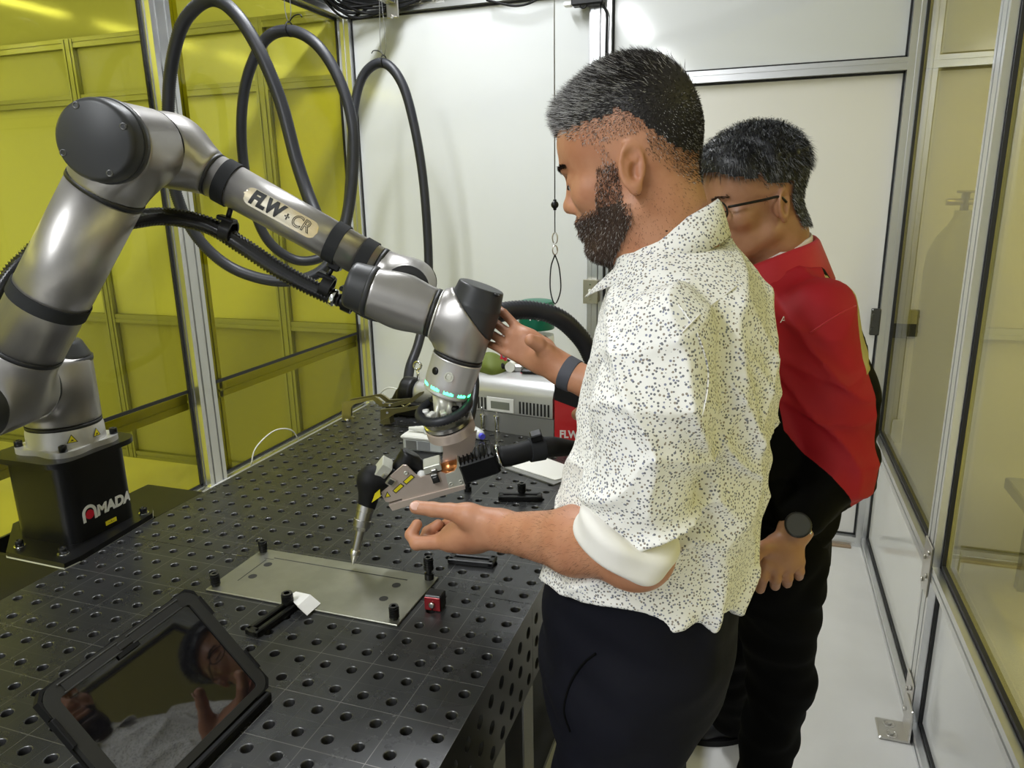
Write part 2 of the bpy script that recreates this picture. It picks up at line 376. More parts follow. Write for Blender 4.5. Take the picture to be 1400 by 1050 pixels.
def P_loft(secs, k=.02, n=2.3, op='u'):                                # secs: (z, centre xy, forward dir, a, b); stacked ovals
    Z_ = np.array([s[0] for s in secs]); C_ = np.array([s[1] for s in secs]); A_ = np.array([s[3] for s in secs]); B_ = np.array([s[4] for s in secs]); F_ = np.array(secs[0][2]); Lf = np.array([-F_[1], F_[0]])
    def f(P):
        z = np.clip(P[:, 2], Z_[0], Z_[-1]); cx = np.interp(z, Z_, C_[:, 0]); cy = np.interp(z, Z_, C_[:, 1]); a = np.interp(z, Z_, A_); b = np.interp(z, Z_, B_)
        qx = (P[:, 0]-cx)*F_[0]+(P[:, 1]-cy)*F_[1]; qy = (P[:, 0]-cx)*Lf[0]+(P[:, 1]-cy)*Lf[1]
        e = (np.abs(qx/a)**n+np.abs(qy/b)**n)**(1/n)+1e-9; rad = np.hypot(qx, qy); d = rad*(1-1/e); d = np.where(e < .3, -np.minimum(a, b)*.7, d)
        dz = np.abs(P[:, 2]-(Z_[0]+Z_[-1])/2)-(Z_[-1]-Z_[0])/2
        return np.where(dz > 0, np.where(d > 0, np.hypot(d, dz), dz), np.maximum(d, dz))
    cz = (Z_[0]+Z_[-1])/2
    return (f, np.array([C_[:, 0].mean(), C_[:, 1].mean(), cz]), (Z_[-1]-Z_[0])/2+max(A_.max(), B_.max())+.05, k, op)
def ev(prims, P, disp=None):
    d = np.full(len(P), 1e3)
    for f, c, R, k, op in prims:
        e = f(P)
        if op == 'u':
            h = np.clip(.5+.5*(d-e)/k, 0, 1); d = np.where(d > 100, e, d*(1-h)+e*h-k*h*(1-h))
        elif op == 's':
            h = np.clip(.5-.5*(d+e)/k, 0, 1); d = d*(1-h)-e*h+k*h*(1-h)
        else: d = np.maximum(d, e)
    if disp is not None: d = d+disp(P)
    return d
def sdf_mesh(prims, vox, lo, hi, disp=None, NB=12):
    lo = np.array(lo, float); hi = np.array(hi, float); S = NB*vox; nb = np.maximum(1, np.ceil((hi-lo)/S).astype(int))
    g = np.stack(np.meshgrid(*[np.arange(n) for n in nb], indexing='ij'), -1).reshape(-1, 3); cen = lo+(g+.5)*S
    d = ev(prims, cen, disp); act = g[np.abs(d) < S*.87*1.25+.006]
    tot = nb*NB+3; enc = lambda I: (I[..., 0]*tot[1]+I[..., 1])*tot[2]+I[..., 2]
    loc = np.stack(np.meshgrid(*[np.arange(NB+1)]*3, indexing='ij'), -1).reshape(-1, 3)
    ids = []; pos = []; quads = []
    cor = [(a, b, c) for a in (0, 1) for b in (0, 1) for c in (0, 1)]
    edges = [(p, q) for p in cor for q in cor if sum(abs(p[i]-q[i]) for i in range(3)) == 1 and p < q]
    for blk in act:
        base = blk*NB; P = lo+(loc+base)*vox; c = lo+(blk+.5)*S
        sub = [p for p in prims if p[4] == 'i' or math.dist(c, p[1])-p[2] < S*.87+.035+p[3]]
        if not sub: continue
        if sub[0][4] != 'u': sub = [prims[0]]+sub
        V = ev(sub, P, disp).reshape(NB+1, NB+1, NB+1); ins = V < 0
        if ins.all() or not ins.any(): continue
        cv = {p: V[p[0]:NB+p[0], p[1]:NB+p[1], p[2]:NB+p[2]] for p in cor}
        cnt = sum((cv[p] < 0).astype(int) for p in cor); I = np.argwhere((cnt > 0) & (cnt < 8))
        if len(I):
            acc = np.zeros((len(I), 3)); num = np.zeros(len(I))
            vv = {p: cv[p][I[:, 0], I[:, 1], I[:, 2]] for p in cor}
            for p, q in edges:
                a, b = vv[p], vv[q]; m = (a < 0) != (b < 0); t = np.where(m, a/np.where(m, a-b, 1), 0)
                acc += np.where(m[:, None], np.array(p)+t[:, None]*(np.array(q)-np.array(p)), 0); num += m
            ids.append(enc(I+base+1)); pos.append(lo+(I+base+acc/num[:, None])*vox)
        for ax in range(3):
            u, v = (ax+1) % 3, (ax+2) % 3; s0 = [slice(0, NB)]*3; s1 = [slice(0, NB)]*3; s1[ax] = slice(1, NB+1)
            A_, B_ = ins[tuple(s0)], ins[tuple(s1)]
            for flip, M_ in ((False, A_ & ~B_), (True, ~A_ & B_)):
                E_ = np.argwhere(M_)
                if not len(E_): continue
                E_ = E_+base+1; q4 = []
                for du, dv in ((-1, -1), (0, -1), (0, 0), (-1, 0)):
                    c4 = E_.copy(); c4[:, u] += du; c4[:, v] += dv; q4.append(enc(c4))
                q4 = np.stack(q4, 1); quads.append(q4[:, ::-1] if flip else q4)
    ids = np.concatenate(ids); pos = np.concatenate(pos); ids, ix = np.unique(ids, return_index=True); pos = pos[ix]; Q = np.concatenate(quads)
    J = np.searchsorted(ids, Q); J = np.clip(J, 0, len(ids)-1); ok = (ids[J] == Q).all(1)
    return pos, J[ok]
def np_mesh(name, V, Q, mats, parent=None, smooth=True, mi=None, relax=0):
    V = np.array(V, float)
    if relax:                                                          # a little Laplacian smoothing
        for _ in range(relax):
            acc = np.zeros_like(V); cnt = np.zeros(len(V))
            for i in range(4):
                a, b = Q[:, i], Q[:, (i+1) % 4]; np.add.at(acc, a, V[b]); np.add.at(acc, b, V[a]); np.add.at(cnt, a, 1); np.add.at(cnt, b, 1)
            V = V*.5+.5*acc/np.maximum(cnt, 1)[:, None]
    me = bpy.data.meshes.new(name); n = Q.shape[1]
    me.vertices.add(len(V)); me.vertices.foreach_set('co', V.astype(np.float32).ravel())
    me.loops.add(Q.size); me.loops.foreach_set('vertex_index', Q.astype(np.int32).ravel())
    me.polygons.add(len(Q)); me.polygons.foreach_set('loop_start', np.arange(0, Q.size, n, dtype=np.int32)); me.polygons.foreach_set('loop_total', np.full(len(Q), n, dtype=np.int32))
    for m in ([mats] if isinstance(mats, str) else mats): me.materials.append(MATS[m])
    if mi is not None: me.polygons.foreach_set('material_index', mi.astype(np.int32))
    me.polygons.foreach_set('use_smooth', np.full(len(Q), smooth)); me.update(calc_edges=True); me.validate()
    o = bpy.data.objects.new(name, me); COL.objects.link(o)
    if parent is not None: setpar(o, parent)
    return o
def bounds(prims, pad=.02):
    lo = np.min([p[1]-p[2] for p in prims if p[4] == 'u'], 0)-pad; hi = np.max([p[1]+p[2] for p in prims if p[4] == 'u'], 0)+pad; return lo, hi
def blend(name, prims, vox, m, parent=None, disp=None, relax=0):
    lo, hi = bounds(prims); V, Q = sdf_mesh(prims, vox, lo, hi, disp); return np_mesh(name, V, Q, m, parent, relax=relax)
# ------------------------------------------------------------------ large structure: hall, floor, enclosure of slotted aluminium profile
def slot_section(w, d, sw=0.0085, sd=0.0045):
    def face(L):                                                      # points along one side, from 0 to L, with slots cut inward
        k = max(1, round(L/0.045)); out = [(0, 0)]
        for i in range(k):
            c = L*(i+.5)/k; out += [(c-sw/2, 0), (c-sw/2, sd), (c+sw/2, sd), (c+sw/2, 0)]
        return out
    pts = []
    pts += [(a, b) for a, b in face(w)]; pts += [(w-b, a) for a, b in face(d)]
    pts += [(w-a, d-b) for a, b in face(w)]; pts += [(b, d-a) for a, b in face(d)]
    return [(x-w/2, y-d/2) for x, y in pts]
def profile(mb, p0, p1, w, d, e1):                                     # w along e1, d across
    p0 = np.array(p0, float); p1 = np.array(p1, float); ez = nrm(p1-p0); e1 = nrm(e1); e2 = np.cross(ez, e1)
    mb.prism(slot_section(w, d), p0, e1, e2, ez, np.linalg.norm(p1-p0)); return mb
def prof_obj(name, p0, p1, w, d, e1, parent, m='aluminium'):
    return profile(MB(), p0, p1, w, d, e1).build(name, m, parent)
def boxo(name, lo, hi, m, parent=None, bev=0.0, label=None): return MB().box(lo, hi, 0, bev).build(name, m, parent, label)
X = (1, 0, 0); Y = (0, 1, 0); Z = (0, 0, 1)
tag(boxo('floor', (-6, -6, -0.1), (6.5, 6, 0), 'floor_epoxy'), 'glossy pale grey epoxy floor', kind='structure')
tag(boxo('ceiling', (-6, -6, 3.15), (6.5, 6, 3.25), 'hall_ceiling'), 'white hall ceiling', kind='structure')
tag(boxo('wall_hall_front', (-6, -6.1, 0), (6.5, -6, 3.15), 'hall_wall'), 'plain hall wall behind the photographer', kind='structure')
tag(boxo('wall_hall_far', (-6, 6, 0), (6.5, 6.1, 3.15), 'hall_wall'), 'plain hall wall behind the enclosure', kind='structure')
tag(boxo('wall_hall_left', (-6.1, -6, 0), (-6, 6, 3.15), 'hall_wall'), 'plain hall wall far left', kind='structure')
tag(boxo('wall_hall_right', (6.5, -6, 0), (6.6, 6, 3.15), 'hall_wall'), 'plain hall wall far right', kind='structure')
# linear lamps under the ceiling, running along the cell
for i, (lx, ly) in enumerate(LAMPS):
    t = thing('ceiling_lamp', 'long linear white lamp hung under the hall ceiling', 'lamp', (lx, ly, LZ), 'linear ceiling lamps')
    MB().box((lx-.06, ly-.62, LZ+.012), (lx+.06, ly+.62, LZ+.07), 0, .006).build('housing', 'lamp_body', t)
    MB().box((lx-.045, ly-.6, LZ), (lx+.045, ly+.6, LZ+.012), 0, .003).build('diffuser', 'light_diffuser', t)
    MB().cyl((lx, ly, LZ+.07), (lx, ly, 3.15), .01, 8).build('stem', 'lamp_body', t)
    ld = bpy.data.lights.new('lamp_light', 'AREA'); ld.shape = 'RECTANGLE'; ld.size = 0.10; ld.size_y = 1.2; ld.energy = LIGHT_E*(0.65 if lx < -1 else 1.5 if lx < 1 else 1.0); ld.color = (0.94, 0.97, 1.0)
    lo_ = bpy.data.objects.new('lamp_light', ld); COL.objects.link(lo_); lo_.location = (lx, ly, LZ-.006); setpar(lo_, t)
# ---- back wall (y = 2.2), cell and its neighbours
YB = 2.2; WT = 2.376
wb = tag(empty('wall_back', (0.6, YB, 0)), 'white panelled back wall in aluminium frame', kind='structure')
yc = YB-.0225
def panel(name, x0, x1, z0, z1, m, y=YB-.014, parent=None, t=.006): 
    g = .008
    o = boxo('panel', (x0, y, z0), (x1, y+t, z1), m, parent)
    b = MB()
    for lo, hi in (((x0, y-.004, z0), (x0+g, y, z1)), ((x1-g, y-.004, z0), (x1, y, z1)), ((x0, y-.004, z0), (x1, y, z0+g)), ((x0, y-.004, z1-g), (x1, y, z1))): b.box(lo, hi)
    b.build('gasket', 'gasket', parent); return o
for x in (-.602, .607, .6565, 1.84): prof_obj('post', (x, yc, 0), (x, yc, 2.42), .045, .045, X, wb)
prof_obj('rail', (-.58, yc, 2.40), (.585, yc, 2.40), .045, .045, Z, wb); prof_obj('rail', (.679, yc, 2.40), (1.8175, yc, 2.40), .045, .045, Z, wb)
prof_obj('rail', (.679, yc, 2.01), (1.8175, yc, 2.01), .045, .045, Z, wb)
prof_obj('rail', (-.58, yc, .0225), (.585, yc, .0225), .045, .045, Z, wb); prof_obj('rail', (.679, yc, .0225), (1.8175, yc, .0225), .045, .045, Z, wb)
panel('panel', -.58, .585, .045, WT, 'white_panel', parent=wb)
panel('panel', .679, 1.8175, 2.034, WT, 'white_panel', parent=wb)
panel('panel', .679, 1.8175, .045, 1.987, 'door_panel', parent=wb)
boxo('base_strip', (.69, 2.13, 0), (1.80, 2.16, .006), 'cardboard', wb)
wn = tag(empty('wall_neighbour_right', (2.6, YB, 0)), 'white back wall of the neighbouring cell seen through the tinted right panels', kind='structure')
for x in (2.9, 4.2): prof_obj('post', (x, yc, 0), (x, yc, 2.42), .045, .045, X, wn)
for z in (.0225, .985, 2.01, 2.40): prof_obj('rail', (1.8625, yc+.004, z), (4.2, yc+.004, z), .045, .045, Z, wn)
for z0, z1 in ((.045, .962), (1.0075, 1.987), (2.033, WT)): boxo('panel', (1.8625, YB-.014, z0), (4.2, YB-.008, z1), 'door_panel', wn)
MB().box((1.865, YB-.05, .955), (1.96, YB-.045, 1.015), 0, .004).build('corner_plate', 'dark_steel', wn)
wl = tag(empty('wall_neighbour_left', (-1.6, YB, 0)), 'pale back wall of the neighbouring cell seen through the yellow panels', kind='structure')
for x in (-1.095, -2.33, -3.7): prof_obj('post', (x, yc, 0), (x, yc, 2.42), .07, .045, X, wl, 'aluminium_dull')
for z in (.0225, .885, 2.11, 2.40): prof_obj('rail', (-3.7, yc+.004, z), (-.625, yc+.004, z), .05, .045, Z, wl, 'aluminium_dull')
boxo('panel', (-5.9, YB-.012, .885), (-.625, YB-.006, 3.14), 'white_panel', wl); boxo('panel', (-5.9, YB-.012, .04), (-.625, YB-.006, .885), 'dimmed_panel', wl)  # lower half greyed: dimming of the wall towards the floor put into its colour
# ---- left wall (x = -0.6): tinted acrylic bays
XL = -.6
we = tag(empty('wall_left', (XL, .6, 0)), 'yellow tinted acrylic wall in aluminium frame', kind='structure')
for y in (.985, -1.35): prof_obj('post', (XL-.0225, y, 0), (XL-.0225, y, 2.42), .045, .09, X, we)
for y0, y1 in ((-1.30, .94), (1.03, 2.155)):
    prof_obj('rail', (XL-.0225, y0, 2.40), (XL-.0225, y1, 2.40), .045, .045, Z, we)
    prof_obj('rail', (XL-.0225, y0, .47), (XL-.0225, y1, .47), .045, .045, Z, we)
    prof_obj('rail', (XL-.0225, y0, .0225), (XL-.0225, y1, .0225), .045, .045, Z, we)
    for z0, z1 in ((.045, .45), (.49, WT)):
        boxo('panel', (XL-.050, y0-.01, z0-.005), (XL-.045, y1+.01, z1+.005), 'yellow_acrylic', we)
    b = MB()
    for lo, hi in (((XL-.046, y0, .49), (XL-.038, y0+.010, WT)), ((XL-.046, y1-.010, .49), (XL-.038, y1, WT)), ((XL-.046, y0, .862), (XL-.040, y1, .874)), ((XL-.046, y0, .49), (XL-.038, y1, .50)), ((XL-.046, y0, WT-.01), (XL-.038, y1, WT))): b.box(lo, hi)
    b.build('gasket', 'gasket', we)
    prof_obj('outer_rail', (XL-.08, y0, .825), (XL-.08, y1, .825), .06, .045, Z, we, 'aluminium_dull')
prof_obj('outer_post', (XL-.08, 1.085, 0), (XL-.08, 1.085, 2.42), .045, .09, X, we, 'aluminium_dull')
bk = MB().obox((XL+.003, .985, .47), Y, Z, X, .06, .024, .0025, 0, .003)
for dy in (-.03, .012): bk.cyl((XL+.005, .985+dy, .476), (XL+.011, .985+dy, .476), .006, 10)
bk.build('joint_plate', 'rim_bright', we)
# ---- right wall (x = 1.84)
XR = 1.84
wr_ = tag(empty('wall_right', (XR, .9, 0)), 'olive tinted acrylic wall with white lower panels in aluminium frame', kind='structure')
prof_obj('post', (XR+.0225, .975, 0), (XR+.0225, .975, 2.42), .045, .09, X, wr_); prof_obj('post', (XR+.0225, -1.3, 0), (XR+.0225, -1.3, 2.42), .045, .09, X, wr_)
for y0, y1 in ((-1.25, .93), (1.02, 2.155)):
    for z in (2.40, .522, .0225): prof_obj('rail', (XR+.0225, y0, z), (XR+.0225, y1, z), .045, .045, Z, wr_)
    boxo('panel', (XR+.030, y0, .545), (XR+.035, y1, WT), 'olive_acrylic', wr_)
    boxo('panel', (XR+.028, y0, .045), (XR+.034, y1, .50), 'lower_panel', wr_)
    b = MB(); g = .011; gx = (XR+.020, XR+.030)
    for z0, z1 in ((.545, WT), (.045, .50)):
        for lo, hi in (((gx[0], y0, z0), (gx[1], y0+g, z1)), ((gx[0], y1-g, z0), (gx[1], y1, z1)), ((gx[0], y0, z0), (gx[1], y1, z0+g)), ((gx[0], y0, z1-g), (gx[1], y1, z1))): b.box(lo, hi)
    b.build('gasket', 'gasket', wr_)
def joint_plate(x, y, z, dx, parent):                                  # flat joining plate with screws, on the inner face
    b = MB().obox((x, y, z), Y, Z, X, .045, .075, .002, 0, .004)
    for a, c in ((-.02, .05), (.02, .02), (-.02, -.02), (.02, -.05)): b.cyl((x+dx*.002, y+a, z+c), (x+dx*.007, y+a, z+c), .007, 10)
    return b.build('joint_plate', 'steel', parent)
joint_plate(XR-.003, .975, .522, -1, wr_); joint_plate(XR-.003, .975, .09, -1, wr_)
MB().obox((1.815, 2.14, .56), X, Z, Y, .02, .05, .002, 0, .003).build('corner_plate', 'rim_bright', wr_)
fb = MB().box((XR-.085, .885, .001), (XR-.004, .975, .009), 0, .003).box((XR-.010, .885, .001), (XR-.004, .975, .11), 0, .002)
fo = fb.build('floor_bracket', 'steel', wr_)
for yy in (.908, .952):
    MB().lathe([(0, .017), (.002, .017), (.002, .013), (.0005, .0125)], (XR-.05, yy, .0085), Z, 16, cap=False).cyl((XR-.05, yy, .009), (XR-.05, yy, .016), .008, 6).build('anchor_bolt', 'steel', fo)
MB().obox((1.80, 2.145, 1.02), X, Z, Y, .018, .055, .012, 0, .004).cyl((1.79, 2.13, 1.05), (1.79, 2.115, 1.05), .007, 8).cyl((1.79, 2.13, .99), (1.79, 2.115, .99), .007, 8).build('door_latch', 'dark_steel', wr_)
# ---- top frame: cross beam, cable bundle
tf = thing('cross_beam', 'silver slotted beam spanning the top of the enclosure, hoses hang from it', 'beam', (-.295, 1.0, 2.40))
prof_obj('beam', (-.295, -1.2, 2.41), (-.295, 2.05, 2.41), .045, .045, X, tf)
MB().obox((-.295, 2.065, 2.39), X, Z, Y, .03, .06, .004, 0, .003).cyl((-.295, 2.06, 2.335), (-.295, 2.03, 2.335), .009, 8).build('end_plate', 'steel', tf)
bk = thing('joining_bracket', 'silver angle bracket with bolts on the top rear rail', 'bracket', (-.22, 2.15, 2.40))
MB().obox((-.2, 2.16, 2.42), X, Z, Y, .12, .03, .004, 0, .003).build('plate', 'rim_bright', bk)
for k in range(3): MB().cyl((-.27+k*.07, 2.155, 2.41), (-.27+k*.07, 2.14, 2.41), .008, 8).build('bolt', 'steel', bk)
cb = thing('cable_bundle', 'tangle of black cables in the top rear corner', 'cables', (-.5, 2.1, 2.36))
for k in range(9):
    a = [(-.58+random.uniform(0, .05), 1.0+.12*k*random.uniform(.6, 1), 2.43), (-.55+random.uniform(-.02, .03), 1.8, 2.42+random.uniform(-.01, .02)), (-.50+random.uniform(-.05, .03), 2.07+random.uniform(-.03, .03), 2.38+random.uniform(-.03, .05)), (-.38+random.uniform(-.03, .05), 2.11, 2.40+random.uniform(-.03, .04)), (-.1+random.uniform(-.1, .1), 2.13, 2.43)]
    MB().tube(smooth_path(a, .02), .006, 6).build('cable', 'black_rubber', cb)
pcab = thing('power_cable', 'black cable drooping along the top of the white back panel', 'cable', (.2, 2.12, 2.38))
MB().tube(smooth_path([ony(665, 0, 2.13), ony(690, 6, 2.13), ony(705, 8, 2.13), ony(722, 5, 2.13), ony(745, -6, 2.13)], .01), .005, 6).build('cable', 'black_rubber', pcab)
dr = thing('cable_driver_box', 'black box with white plug on top rail beside double post', 'junction box', (.56, 2.13, 2.3))
q0 = ony(783, -12, 2.13); q1 = ony(826, 6, 2.13)
MB().box((q0[0], 2.10, q1[2]), (q1[0], 2.15, q0[2]), 0, .006).build('box', 'black_plastic', dr)
MB().box((q0[0]-.035, 2.11, q1[2]+.003), (q0[0], 2.14, q1[2]+.022), 0, .004).build('plug', 'white_plastic', dr)
MB().tube(smooth_path([ony(795, 4, 2.11), ony(793, 9, 2.11), ony(798, 11, 2.11), ony(802, 8, 2.11), ony(801, 3, 2.11)], .004), .0035, 6).build('loop', 'black_rubber', dr)
MB().tube(smooth_path([ony(818, 2, 2.12), ony(826, 10, 2.12), ony(830, 22, 2.13), ony(829, 60, 2.14), ony(828, 120, 2.14), ony(826, 330, 2.145), ony(824, 600, 2.145)], .02), .005, 6).build('cable', 'black_rubber', dr)
sw = thing('light_switch', 'small metal switch box with toggle on the double aluminium post', 'switch', (.607, 2.14, 1.12))
MB().box((.575, 2.115, 1.066), (.64, 2.155, 1.172), 0, .004).build('box', 'switch_plate', sw)
MB().box((.574, 2.112, 1.064), (.641, 2.116, 1.174), 0, .002).build('cover', 'switch_plate', sw)
MB().box((.601, 2.100, 1.108), (.613, 2.113, 1.132), 0, .002).build('toggle', 'white_plastic', sw)
for z in (1.085, 1.152): MB().cyl((.607, 2.113, z), (.607, 2.1105, z), .0035, 8).build('screw', 'chrome', sw)
# ------------------------------------------------------------------ perforated welding tables (20 columns, 50 mm grid)
def holed_plate(mb, x0, y0, nx, ny, z, th, p=0.05, r=0.0088, n=14, fu=None, ex=X, ey=Y, ez=Z, o=(0, 0, 0), bottom=False):
    ex, ey, ez, o = map(lambda q: np.array(q, float), (ex, ey, ez, o))
    dirs = [(math.cos(2*math.pi*(j+.5)/n), math.sin(2*math.pi*(j+.5)/n)) for j in range(n)]
    for i in range(nx):
        for j in range(ny):
            cx = x0+i*p; cy = y0+j*p; vs = []; h = p/2
            for c, s in dirs: vs.append((cx+c*(r+.0014), cy+s*(r+.0014), z))
            for c, s in dirs: vs.append((cx+c*r, cy+s*r, z-.0012))
            for c, s in dirs: vs.append((cx+c*r, cy+s*r, z-th))
            k = len(vs); sq = []
            for c, s in dirs:                                          # matching points on the cell square
                t = h/max(abs(c), abs(s)); vs.append((cx+c*t, cy+s*t, z))
            for a, b in ((1, 1), (-1, 1), (-1, -1), (1, -1)): vs.append((cx+a*h, cy+b*h, z))
            W = [o+ex*v[0]+ey*v[1]+ez*v[2] for v in vs]; fs = []; fr = []
            ang = [math.atan2(s, c) % (2*math.pi) for c, s in dirs]; ca = [math.pi/4, 3*math.pi/4, 5*math.pi/4, 7*math.pi/4]
            for q in range(n):
                w_ = (q+1) % n; a0, a1 = ang[q], ang[w_] if w_ else ang[w_]+2*math.pi
                f = [q, k+q]
                for m_, cang in enumerate(ca):
                    if a0 < cang < a1: f.append(k+n+m_)
                f += [k+w_, w_]; fs.append(f)
                fr.append([n+q, q, w_, n+w_]); fr.append([2*n+q, n+q, n+w_, 2*n+w_])
            mb.add(W, fs, 0, False); base = len(mb.v)-len(W)
            for q, f in enumerate(fr): mb.f.append([base+t for t in f]); mb.mi.append(1 if q % 2 == 0 else 2); mb.sm.append(True)
def weld_table(name, y0, rows, label):
    t = thing(name, label, 'table', (.475, y0+rows*.025, 0))
    mb = MB(); holed_plate(mb, 0, y0, 20, rows, 0, .02)
    mb.v = [(a, b, c+TZ) for a, b, c in mb.v]
    xs0, xs1, ys0, ys1 = -.025, .975, y0-.025, y0+rows*.05-.025
    mb.add([(xs0, ys0, TZ-.02), (xs1, ys0, TZ-.02), (xs1, ys1, TZ-.02), (xs0, ys1, TZ-.02)], [], 0)
    mb.build('table_top', ['table_steel', 'dark_steel', 'hole_wall'], t)
    sk = MB(); holed_plate(sk, ys0+.025, -.145, rows, 3, 0, .016, r=.011, ex=Y, ey=Z, ez=X, o=(xs1, 0, TZ), n=12)
    sk.add([(xs1, ys0, TZ-.02), (xs1, ys1, TZ-.02), (xs1, ys1, TZ), (xs1, ys0, TZ)], [[0, 1, 2, 3]], 0)
    sk.build('side_skirt', ['table_side', 'table_side', 'hole_wall'], t)
    s2 = MB().box((xs0, ys0, TZ-.17), (xs0+.014, ys1, TZ-.001)).box((xs0+.014, ys0, TZ-.17), (xs1-.02, ys0+.014, TZ-.021)).box((xs0+.014, ys1-.014, TZ-.17), (xs1-.02, ys1, TZ-.021)); s2.build('rear_skirt', 'table_side', t)
    for lx in (.06, .90):
        for ly in (ys0+.09, ys1-.09):
            l = MB().box((lx-.035, ly-.035, .03), (lx+.035, ly+.035, TZ-.021), 0, .004).build('leg', 'leg_chrome', t)
            MB().cyl((lx, ly, 0), (lx, ly, .03), .045, 16, bev=.004).build('foot', 'black_rubber', l)
    sh = MB().box((.03, ys0+.06, .22), (.93, ys1-.06, .235)); sh.build('shelf', 'dark_steel', t)
    return t
mat('leg_chrome', (0.22, 0.22, 0.22), 0.25, 0.8)
mat('table_side', (0.024, 0.024, 0.025), 0.3, 0.5)
weld_table('welding_table', -.95, 20, 'black perforated welding table in front carrying the tablet and steel plate')
weld_table('welding_table', .0515, 23, 'black perforated welding table behind carrying the silver welding machine')
# ------------------------------------------------------------------ robot on its pedestal
AX = math.radians(17); va = np.array([-math.sin(AX), math.cos(AX), 0]); vm = np.array([va[1], -va[0], 0]); vz = np.array([0, 0, 1.0])
RB = np.array([-.142, .025, 0])
RS = RB+np.array([0, 0, 1.18])-.176*va; RE = np.array([.233, -.044, 1.654]); RE2 = RE+.137*va; RW = np.array([.655, .228, 1.374])
RT = np.array([.696, .097, 1.358]); RQ = np.array([.819, .135, 1.311]); w2 = nrm(RQ-RT); w3 = -np.cross(va, w2); w3 = w3 if w3[2] < 0 else -w3
def half(p, n): n = nrm(n); p = np.array(p, float); return (lambda P: (P-p)@n, p, 9, .01, 'i')
pd = thing('robot_pedestal', 'black steel pedestal with AMADA lettering bolted beside the table', 'pedestal', (-.15, .022, .66))
def rsq(h, r, n=6): 
    out = []
    for cx, cy, a0 in ((h-r, h-r, 0), (-h+r, h-r, 90), (-h+r, -h+r, 180), (h-r, -h+r, 270)):
        for i in range(n+1): t = math.radians(a0+90*i/n); out.append((cx+r*math.cos(t), cy+r*math.sin(t)))
    return out
pc = np.array([-.15, .022, 0])
MB().prism(rsq(.09, .032), pc+[0, 0, .812], X, Y, Z, .188, 0, True).build('column', 'powder_black', pd, sharp=40)
MB().prism(rsq(.112, .045), pc+[0, 0, 1.0], X, Y, Z, .012, 0, True).build('top_plate', 'powder_black', pd, sharp=40)
poly = [(-.012, -.135), (-.008, -.10), (-.03, .125), (-.06, .155), (-.27, .155), (-.31, .11), (-.31, -.02), (-.185, -.132)]
MB().prism(poly, (0, 0, .8005), X, Y, Z, .0125).build('base_plate', 'powder_black', pd)
MB().prism([(x*1.004, y*1.008) for x, y in poly], (0, 0, .7995), X, Y, Z, .003).build('plate_edge', 'steel_pale', pd)
MB().box((-.30, -.125, .64), (-.04, -.117, .799)).box((-.30, .13, .64), (-.04, .138, .799)).box((-.30, -.117, .64), (-.292, .13, .799)).box((-.06, -.117, .70), (-.052, .13, .799)).box((-.22, .138, .775), (-.032, .30, .797)).build('bracket', 'powder_black', pd)
for x, y in ((-.181, -.103), (-.054, -.101), (-.05, .118), (-.265, .115)):
    b = MB().lathe([(0, .012), (.002, .012)], (x, y, .813), Z, 16).build('washer', 'chrome', pd)
    MB().lathe([(0, .0085), (.012, .0085), (.013, .0075), (.013, .004), (.008, .004)], (x, y, .815), Z, 14).build('bolt', 'black_oxide', pd)
# lettering on the right-hand face
fx = -.0595; lo_ = MB()
def arch(cy, cz, R, r, zb): 
    pts = [(R*math.cos(t), R*math.sin(t)) for t in np.linspace(math.pi, 0, 14)]+[(R, zb), (r, zb)]+[(r*math.cos(t), r*math.sin(t)) for t in np.linspace(0, math.pi, 12)]+[(-r, zb), (-R, zb)]
    return pts
ar = arch(0, 0, .0185, .0115, -.019)
n0 = len(ar); MB().prism(ar, (fx, -.018, .873), Y, Z, X, .0006).build('logo_arch', 'label_white', pd)
MB().prism([(.0108*math.cos(t), .0108*math.sin(t)) for t in np.linspace(0, 2*math.pi, 24, endpoint=False)], (fx, -.018, .869), Y, Z, X, .0008).build('logo_dot', 'logo_red', pd)
mada = text_mesh('MADA', .034, 'lettering', 'label_white', pd, (fx+.0004, .049, .867), Y, Z, .0003, shear=.12, xs=1.0, bold=.0017)
for v in mada.data.vertices:                                           # the lettering follows the rounded corner of the column
    y1 = .022+.058; over = v.co.y-y1
    if over > 0: rr0 = .032+(v.co.x-(-.06)); v.co.x = -.092+rr0*math.cos(over/.032); v.co.y = y1+rr0*math.sin(over/.032)
MB().box((fx, .018, .824), (fx+.0008, .048, .834)).build('warning_sticker', 'label_yellow', pd)
text_mesh('---!---', .008, 'sticker_text', 'label_black', pd, (fx+.0011, .033, .829), Y, Z, .0002)

rb = thing('industrial_robot', 'grey six-joint robot arm reaching over the table with a laser torch', 'robot', (RB[0], RB[1], 1.012))
# base flange: four-lobed plate + short drum
lob = []
for i in range(64):
    t = 2*math.pi*i/64; lob.append(((.091+.012*math.cos(4*t-math.pi))*math.cos(t), (.091+.012*math.cos(4*t-math.pi))*math.sin(t)))
MB().prism(lob, (RB[0], RB[1], 1.012), X, Y, Z, .013, 0, True).build('base_flange', 'robot_light', rb, sharp=40)
MB().lathe([(0, .080), (.030, .079), (.040, .077)], (RB[0], RB[1], 1.025), Z, 40).build('base_drum', 'robot_light', rb, sharp=40)
MB().lathe([(0, .0775), (.008, .0775)], (RB[0], RB[1], 1.065), Z, 40).build('seal', 'robot_seal', rb)
for i in range(4):
    t = math.pi/4+i*math.pi/2; MB().lathe([(0, .0085), (.013, .0085), (.014, .0075), (.014, .004), (.009, .004)], (RB[0]+.0945*math.cos(t), RB[1]+.0945*math.sin(t), 1.025), Z, 14).build('bolt', 'black_oxide', rb)
